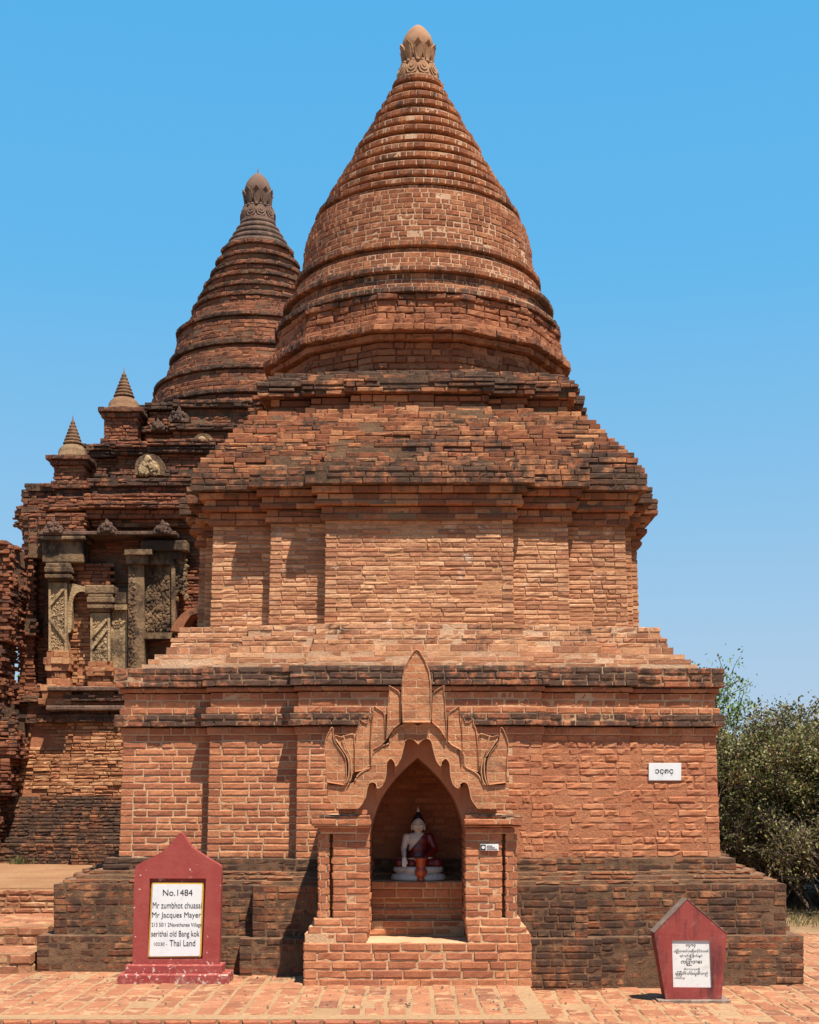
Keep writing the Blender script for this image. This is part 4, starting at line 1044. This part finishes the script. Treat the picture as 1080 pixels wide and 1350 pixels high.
# tall block above the first pilaster
b = MB(); pbox(b, 55, 110, 711, 742, 19.98, .6); pbox(b, 52, 113, 706, 712, 19.9, .6); b.build('stucco_frieze', M['stucco_dark'], rear, bevel=.02)
B = brect('', 50, 112, 676, 707, 19.93, None, None, .45, rear, .8, ero=.04); B.build('pediment', M['old_red'], M['m_dark'], rear)
B = brect('', 90, 150, 742, 790, 20.1, None, None, .3, rear, .5, ero=.08, gap=.06); B.build('brick_infill', M['old_red'], M['m_dark'], rear)
b = MB(); pbox(b, 112, 150, 771, 783, 19.97, .5); b.build('bracket', M['stucco_dark'], rear, bevel=.02)
B = brect('', 92, 120, 775, 905, 20.22, None, None, .12, rear, .4, ero=.03); B.build('window_infill', M['old_tan'], M['m_orange'], rear)
# curved stucco hood at the window
pts = [(90, 772), (96, 770), (106, 772), (118, 776), (119, 782), (108, 780), (100, 784), (96, 796), (95, 820), (94, 832), (89, 832), (89, 800)]
b = MB(); b.prism(ccw([(rp(a, 20.1), rz(c, 20.1)) for a, c in smooth_line(pts, 3, True)]), 20.08, 20.3); b.build('window_hood', M['stucco'], rear)
b = MB(); pbox(b, 145, 168, 800, 900, 20.12, .4); pbox(b, 144, 169, 797, 804, 20.06, .4); knobs(b, 147, 166, 806, 828, 20.12, 70, .016, 5); b.build('stucco_panel', M['stucco'], rear, bevel=.008)
b = MB(); pbox(b, 143, 170, 775, 797, 20.1, .4); b.build('panel_lintel', M['stucco_dark'], rear, bevel=.02)
b = MB(); pbox(b, 169, 190, 742, 885, 20.02, .5); pbox(b, 166, 196, 731, 743, 19.95, .6); pbox(b, 164, 200, 724, 731, 19.9, .6); knobs(b, 170, 178, 750, 880, 20.02, 120, .016, 8); b.build('pilaster', M['stucco_dark'], rear, bevel=.012)
b = MB(); pbox(b, 189, 228, 736, 838, 20.14, .4); pbox(b, 188, 229, 737, 744, 20.06, .4); pbox(b, 226, 231, 740, 838, 20.08, .4); pbox(b, 190, 227, 834, 842, 20.04, .4)
knobs(b, 192, 225, 752, 832, 20.14, 420, .026, 3); b.build('carved_relief', M['stucco_dark'], rear)
b = MB(); pbox(b, 186, 246, 712, 726, 19.98, .6); pbox(b, 196, 240, 726, 737, 20.05, .6); b.build('stucco_frieze', M['stucco_dark'], rear, bevel=.02)
b = MB(); knobs(b, 228, 246, 738, 790, 20.15, 60, .035, 9); pbox(b, 230, 244, 728, 782, 20.16, .3); b.build('hanging_ornament', M['stucco_dark'], rear)
# small arched hood near the big stupa
ap = [(225, 832), (232, 820), (240, 810), (250, 803), (262, 801), (285, 801), (285, 808), (262, 808), (252, 812), (245, 822), (240, 834)]
b = MB(); b.prism(ccw([(rp(a, 19.9), rz(c, 19.9)) for a, c in ap]), 19.85, 20.4); b.build('arched_hood', M['old_red'], rear)
# niches and dark arched ornaments on the terraces
for (x, y, Y, w_) in ((197, 612, 20.75, 19), (268, 585, 21.2, 16)):
    loop = [(x - w_, y + 14), (x - w_, y + 2)] + [(x + w_ * math.cos(a), y + 2 - 16 * math.sin(a)) for a in [math.pi - math.pi * k / 8 for k in range(1, 8)]] + [(x + w_, y + 2), (x + w_, y + 14)]
    b = MB(); b.prism(ccw([(rp(a, Y), rz(c, Y)) for a, c in loop]), Y, Y + .5); o = b.build('arched_niche', M['stucco_dark'], rear)
    b = MB(); il = [(x + (a - x) * .72, y + 14 + (c - y - 14) * .72) for a, c in loop]; b.prism(ccw([(rp(a, Y), rz(c, Y)) for a, c in il]), Y - .015, Y + .01); knobs(b, x - w_ * .6, x + w_ * .6, y - 6, y + 12, Y - .015, 22, .05, x); b.build('carving', M['stucco'], o)
# ledges and leaf shaped ornaments that tie the front together
b = MB(); pbox(b, 50, 232, 700, 705, 19.9, .7); b.build('stucco_ledge', M['ring_plaster'], rear, bevel=.01)
b = MB(); pbox(b, 60, 246, 930, 937, 19.72, .6); b.build('stucco_ledge', M['ring_plaster'], rear, bevel=.02)
b = MB(); pbox(b, 62, 250, 905, 911, 19.78, .6); b.build('stucco_ledge', M['ring_plaster'], rear, bevel=.015)
for (px_, py_, Y_, s_) in ((70, 702, 19.86, 13), (140, 702, 19.86, 12), (214, 703, 19.86, 12), (150, 652, 20.4, 11), (186, 650, 20.4, 10), (222, 648, 20.4, 11), (208, 566, 21.3, 10), (236, 556, 21.3, 14)):
    f_ = [(-.9, 0), (-1, -.5), (-.7, -1.0), (-.35, -1.15), (-.15, -1.5), (0, -1.95), (.15, -1.5), (.35, -1.15), (.7, -1.0), (1, -.5), (.9, 0)]
    b = MB(); b.prism(ccw([(rp(px_ + a * s_, Y_), rz(py_ + c * s_ * .8, Y_)) for a, c in f_]), Y_, Y_ + .22)
    knobs(b, px_ - s_ * .6, px_ + s_ * .6, py_ - s_ * .9, py_ - 2, Y_, 14, .03, px_); b.build('antefix', M['ring_plaster'], rear)
# corner pier and the slot of shade beside it
B = Bricks(); rows = []
def prow(x0, x1, y0, y1, Y, dep, we, **k):
    X0, X1, Z0, Z1 = rp(x0, Y), rp(x1, Y), rz(y1, Y), rz(y0, Y); n = max(1, round((Z1 - Z0) / .056)); return rs(X0, X1, Y, Y + dep, Z0, Z1, n, so2.mod(wea=we, **k))
Yp = 20.35
rows = prow(8, 58, 955, 985, Yp - .3, 1.0, .5) + prow(12, 52, 935, 955, Yp - .15, .9, .7) + prow(20, 48, 905, 935, Yp - .05, .8, .4) + prow(23, 45, 838, 905, Yp, .8, .25, ero=.03) + prow(16, 50, 815, 838, Yp - .12, .9, .75) + prow(19, 47, 735, 815, Yp - .05, .9, .5) + prow(27, 60, 676, 735, Yp - .1, 1.0, .5, gap=.08)
courses(B, rows); B.build('corner_pier', M['old_red'], M['m_dark'], rear)

# ruined mass at the left edge
ru = empty('ruined_wall', (-6.2, 19.4, .6), 'crumbling dark brick ruin cut by the left edge of the picture', 'ruin')
B = Bricks(); rows = []
for (y0, y1, x1, we) in ((712, 735, 16, .3), (735, 780, 15, .4), (780, 815, 14, .55), (815, 845, 11, .4), (845, 930, 2, .6), (930, 950, 9, .7), (950, 1000, 22, .6), (1000, 1050, 12, .5), (1050, 1150, -2, .6)):
    rows = prow(-70, x1, y0, y1, 19.3, 1.0, we, ero=.09, gap=.06, off=.02) + rows
courses(B, rows); B.build('masonry', M['old_red'], M['m_dark'], ru)

# two small corner stupas
def corner_stupa(pxc, Y, ztop_px, base_px, wpx, label, slim):
    k = Y / F; X = rp(pxc, Y); t = empty('corner_stupa', (X, Y + wpx * k / 2, rz(base_px, Y)), label, 'small stupa', 'small stupas on the corners of the rear temple roof')
    cy = t.location.y; w2 = wpx * k / 2; zb = rz(base_px, Y); zt = rz(ztop_px, Y); H = zt - zb
    B = Bricks(); s_ = so2.mod(wea=.3, L=.16, ero=.02, off=.005, gap=0)
    def lev(a, b_, e, we): return [(rect(X - w2 - e, X + w2 + e, cy - w2 - e, cy + w2 + e), zb + H * a + (H * (b_ - a)) * i / max(1, round(H * (b_ - a) / .055)), zb + H * a + (H * (b_ - a)) * (i + 1) / max(1, round(H * (b_ - a) / .055)), s_.mod(wea=we)) for i in range(max(1, round(H * (b_ - a) / .055)))]
    courses(B, lev(0, .07, .05, .45) + lev(.07, .34, 0, .25) + lev(.34, .40, .04, .6) + lev(.40, .46, .10, .75)); B.build('base', M['old_red'], M['m_dark'], t)
    b = MB(); r = w2 * 1.02
    b.lathe([(r * 1.05, zb + H * .46), (r * 1.05, zb + H * .49), (r * .92, zb + H * .50), (r * .90, zb + H * .56), (r * .80, zb + H * .60), (r * .62, zb + H * .635), (r * .45, zb + H * .65)], X, cy, 28, smooth if False else True); b.build('dome', M[slim], t, smooth=True)
    b = MB(); pr = []
    for i in range(7):
        z0 = zb + H * (.65 + i * .044); r0 = r * (.62 - i * .078); pr += [(r0 * .80, z0), (r0, z0 + H * .012), (r0 * .95, z0 + H * .034), (r0 * .8, z0 + H * .042)]
    pr += [(.02, zb + H * .965), (.008, zb + H * .99), (.006, zb + H * 1.04)]
    b.lathe(pr, X, cy, 24); b.build('spire', M['ring_warm'], t, smooth=True)
corner_stupa(91, 20.75, 546, 648, 41, 'lower, more leftward small ringed stupa on the rear temple roof, with a dark dome', 'stucco_dark')
corner_stupa(159, 21.25, 482, 586, 44, 'higher small ringed stupa on the rear temple roof, with an ochre dome', 'ring_warm')

# ------------------------------------------------------------------ vegetation
def leaf_mat(name, cols):
    m, nt, bs = mat(name); r = attr(nt, 'rnd')
    c = ramp(nt, r, [(i / (len(cols) - 1), c) for i, c in enumerate(cols)])
    nt.links.new(c, bs.inputs['Base Color']); bs.inputs['Roughness'].default_value = .55; bs.inputs['Specular IOR Level'].default_value = .35
    tr = nt.nodes.new('ShaderNodeBsdfTranslucent'); nt.links.new(c, tr.inputs['Color']); ms = nt.nodes.new('ShaderNodeMixShader'); ms.inputs[0].default_value = .25
    nt.links.new(bs.outputs[0], ms.inputs[1]); nt.links.new(tr.outputs[0], ms.inputs[2]); nt.links.new(ms.outputs[0], nt.nodes['Material Output'].inputs['Surface']); return m
M['olive'] = leaf_mat('olive_leaves', [(.30, .28, .09), (.05, .055, .018), (.09, .10, .026), (.14, .14, .04), (.21, .18, .06), (.17, .105, .05), (.10, .065, .035)])
M['green'] = leaf_mat('green_leaves', [(.06, .11, .025), (.10, .17, .035), (.15, .23, .05), (.20, .27, .07)])
M['bark'] = plain('grey_bark', (.11, .08, .058), .9, .2, .3, 12, .01, (.17, .13, .10))
M['straw'] = leaf_mat('dry_grass', [(.30, .22, .10), (.38, .28, .14), (.20, .19, .07), (.14, .17, .05)])
def grow(rs_, base, direction, length, rad, depth, segs, tips, up=.15, spread=.55, kids=3):
    pts = [base]; d = direction.normalized(); p = base
    n = 5
    for i in range(n):
        d = (d + Vector((rs_.gauss(0, .16), rs_.gauss(0, .16), rs_.gauss(0, .10) + up * .2))).normalized(); p = p + d * (length / n); pts.append(p)
    segs.append((pts, [rad * (1 - .55 * i / n) for i in range(n + 1)]))
    if depth == 0: tips.append((pts, d)); return
    for k in range(kids):
        t = rs_.uniform(.45, 1.0); i = min(n - 1, int(t * n)); q_ = pts[i].lerp(pts[i + 1], t * n - i)
        nd = (d + Vector((rs_.gauss(0, spread), rs_.gauss(0, spread), rs_.gauss(.05, spread * .7)))).normalized()
        grow(rs_, q_, nd, length * rs_.uniform(.6, .8), rad * .55, depth - 1, segs, tips, up, spread, kids)
    if depth <= 1: tips.append((pts, d))
def leaves(cent, size, m, name, parent, asp=1.8, droop=0):
    cent = np.array(cent); n = len(cent)
    a = rng.normal(size=(n, 3)); a /= np.linalg.norm(a, axis=1, keepdims=True); a[:, 2] -= droop
    b_ = rng.normal(size=(n, 3)); b_ -= (b_ * a).sum(1, keepdims=True) * a / (a * a).sum(1, keepdims=True); b_ /= np.linalg.norm(b_, axis=1, keepdims=True)
    s = size * rng.uniform(.6, 1.35, (n, 1)); L_ = a * s * asp; W_ = b_ * s * .5
    V = np.stack([cent, cent + L_ * .5 + W_, cent + L_, cent + L_ * .5 - W_], 1).reshape(-1, 3)
    Fs = (np.arange(n) * 4)[:, None] + np.arange(4)[None]
    return mesh_obj(name, V, Fs, m, parent, {'rnd': np.repeat(rng.random(n), 4)})
def tree(name, label, cat, base, height, rad, seed, m, lsize, per, trunks=1, depth=4, zmin=.25, lean=(0, 0), kids=3, group=None, droop=0, dens=None):
    t = empty(name, base, label, cat, group); rs_ = random.Random(seed); segs = []; tips = []
    for k in range(trunks):
        a = rs_.uniform(0, 6.28) if trunks > 1 else 0; d = Vector((lean[0] + (.5 * math.cos(a) if trunks > 1 else 0), lean[1] + (.5 * math.sin(a) if trunks > 1 else 0), 1))
        grow(rs_, Vector(base) + Vector((.25 * math.cos(a), .25 * math.sin(a), -.1)) * (trunks > 1), d, height * .42, rad, depth, segs, tips, kids=kids)
    b = MB()
    for pts, r in segs: b.tube(pts, [max(x, .006) for x in r], 5 if r[0] < .03 else 7)
    b.build('branches', M['bark'], t, smooth=True)
    C = []
    for pts, d in tips:
        if pts[-1].z < base[2] + height * zmin and rs_.random() < .75: continue
        for _ in range(per):
            u = rs_.uniform(.2, 1.1) * (len(pts) - 1); i = min(len(pts) - 2, int(u)); q_ = pts[i].lerp(pts[i + 1], u - i)
            C.append(tuple(q_ + Vector((rs_.gauss(0, .09), rs_.gauss(0, .09), rs_.gauss(0, .07)))))
    leaves(C, lsize, m, 'foliage', t, droop=droop); return t
tree('thorn_tree', 'dense olive green thorny tree with a dark tangle of bare twigs, right of the stupa', 'tree', (7.0, 20.8, 0), 3.45, .06, 5, M['olive'], .032, 44, trunks=9, depth=4, zmin=.50, kids=4)
tree('thorn_tree', 'low bushy thorn tree close behind the right corner of the stupa, yellowish green on top', 'tree', (5.75, 21.8, 0), 2.85, .05, 9, M['olive'], .032, 44, trunks=8, depth=4, zmin=.48, kids=4)
tree('thorn_tree', 'far thorn tree at the right edge behind the nearer thorny trees', 'tree', (8.8, 23.6, 0), 3.5, .07, 33, M['olive'], .034, 50, trunks=8, depth=4, zmin=.42, kids=4)
tree('thorn_tree', 'farthest thorn tree, closing the gap under the crowns right of the stupa', 'tree', (6.8, 25.4, 0), 2.9, .07, 14, M['olive'], .036, 50, trunks=9, depth=4, zmin=.30, kids=4)
tree('leafy_tree', 'bright green feathery tree peeping out behind the right cornice of the stupa', 'tree', (4.62, 23.4, 0), 4.4, .07, 21, M['green'], .034, 30, trunks=4, depth=4, zmin=.40, kids=3, droop=.4)
tree('leafy_tree', 'thin green tree seen through the gap in the ruin at the left edge', 'tree', (-7.2, 25.2, .5), 4.6, .10, 4, M['green'], .06, 14, trunks=1, depth=4, zmin=.2, kids=3)
for k_, (x_, y_, lab) in enumerate(((5.3, 20.6, 'low tangled scrub bush nearest the stupa corner, dark bare twigs'), (6.2, 20.2, 'low tangled scrub bush just beyond the end of the right paving'), (7.2, 22.4, 'low tangled scrub bush under the crowns, behind the nearer scrub'), (8.3, 21.6, 'low tangled scrub bush at the right edge of the picture'), (6.1, 23.8, 'rearmost low scrub bush in the shade of the thorn trees'))):
    tree('scrub_bush', lab, 'bush', (x_, y_, 0), 1.9, .028, 60 + k_, M['olive'], .03, 5, trunks=16, depth=4, zmin=.1, kids=3, group='low scrub bushes under the thorn trees')
# tufts
def tuft(name, label, cat, n, area, m, h, kind=None):
    V = []; Fs = []; rn = []
    for i in range(n):
        x, y, z = area(); a = random.uniform(0, 6.28); l = h * random.uniform(.5, 1.2); w_ = .008; dx, dy = random.gauss(0, .4) * l, random.gauss(0, .4) * l; k = len(V)
        V += [(x - w_ * math.cos(a), y - w_ * math.sin(a), z), (x + w_ * math.cos(a), y + w_ * math.sin(a), z), (x + dx, y + dy, z + l)]; Fs.append([k, k + 1, k + 2]); rn += [random.random()] * 3
    o = mesh_obj(name, V, Fs, m, None, {'rnd': rn}, origin=(V[0][0], V[0][1], V[0][2]))
    return tag(o, label, cat, kind=kind)
tuft('dry_grass', 'dry grass and weeds on the bank beyond the right path', 'grass', 5200, lambda: (random.uniform(4.6, 11), random.triangular(17.7, 24, 18.2), -.10), M['straw'], .10, 'stuff')
tuft('weed', 'small green weed growing at the foot of the dark temple plinth on the left', 'plant', 130, lambda: (random.gauss(-5.5, .08), random.gauss(19.35, .04), .66), M['olive'], .12)

# dry leaves and brick crumbs lying on the paving
lv = []; 
for _ in range(420):
    x_ = random.uniform(-4.5, 5.5); y_ = random.choice((random.uniform(10.2, 12.2), 12.2 - abs(random.gauss(0, .18)))); 
    if x_ < 1.0: z_ = .006
    else: z_ = -.122; y_ = random.uniform(9.8, 12.5)
    if abs(x_ - qx(CX)) < 1.05 and y_ > 11.6: y_ = random.uniform(10.3, 11.6)
    lv.append((x_, y_, z_))
b = MB()
for (x_, y_, z_) in lv:
    a_ = random.uniform(0, 6.28); l_ = random.uniform(.008, .022); c_, s_ = math.cos(a_), math.sin(a_)
    V_ = [(x_ - l_ * c_, y_ - l_ * s_, z_), (x_ - l_ * .5 * s_, y_ + l_ * .5 * c_, z_ + .002), (x_ + l_ * c_, y_ + l_ * s_, z_), (x_ + l_ * .5 * s_, y_ - l_ * .5 * c_, z_ + .002), (x_, y_, z_ + l_ * random.uniform(.3, .9))]
    b.add(V_, [[0, 1, 4], [1, 2, 4], [2, 3, 4], [3, 0, 4]], rnd=random.random())
tag(b.build('litter', M['bark']), 'scattered dry leaves and brick crumbs on the paving', 'litter', kind='stuff')

# every surface colour scaled to balance the raised exposure
def tone(m, v, sat=1.0):
    nt = m.node_tree; bs = nt.nodes.get('Principled BSDF'); i = bs.inputs['Base Color']
    if not i.is_linked: c = i.default_value; i.default_value = (c[0] * v, c[1] * v, c[2] * v, 1); return
    src = i.links[0].from_socket; h = nt.nodes.new('ShaderNodeHueSaturation'); h.inputs['Value'].default_value = v; h.inputs['Saturation'].default_value = sat
    nt.links.new(src, h.inputs['Color']); nt.links.new(h.outputs[0], i)
for k_, m_ in M.items():
    tone(m_, {'marble': .78, 'finial_dark': .55, 'finial': .66, 'red': .70, 'marble_old': .9, 'red_old': .62, 'paver': .85, 'sand': .62, 'earth': .66, 'skin': .95, 'base_white': .9, 'm_dark': .7, 'dark': .76, 'tan': .90, 'm_tan': .9, 'olive': 1.0, 'green': 1.0, 'ring_warm': .62, 'stucco': .70, 'stucco_dark': .66, 'bell': .90, 'roof': .90, 'm_bell': .86, 'orange': .87, 'smear': .90, 'm_orange': .90, 'carved': .88}.get(k_, .80), {'orange': .95, 'smear': .95, 'sand': 1.0, 'm_orange': .95, 'tan': .95, 'finial': 1.05, 'carved': .97}.get(k_, 1.0))
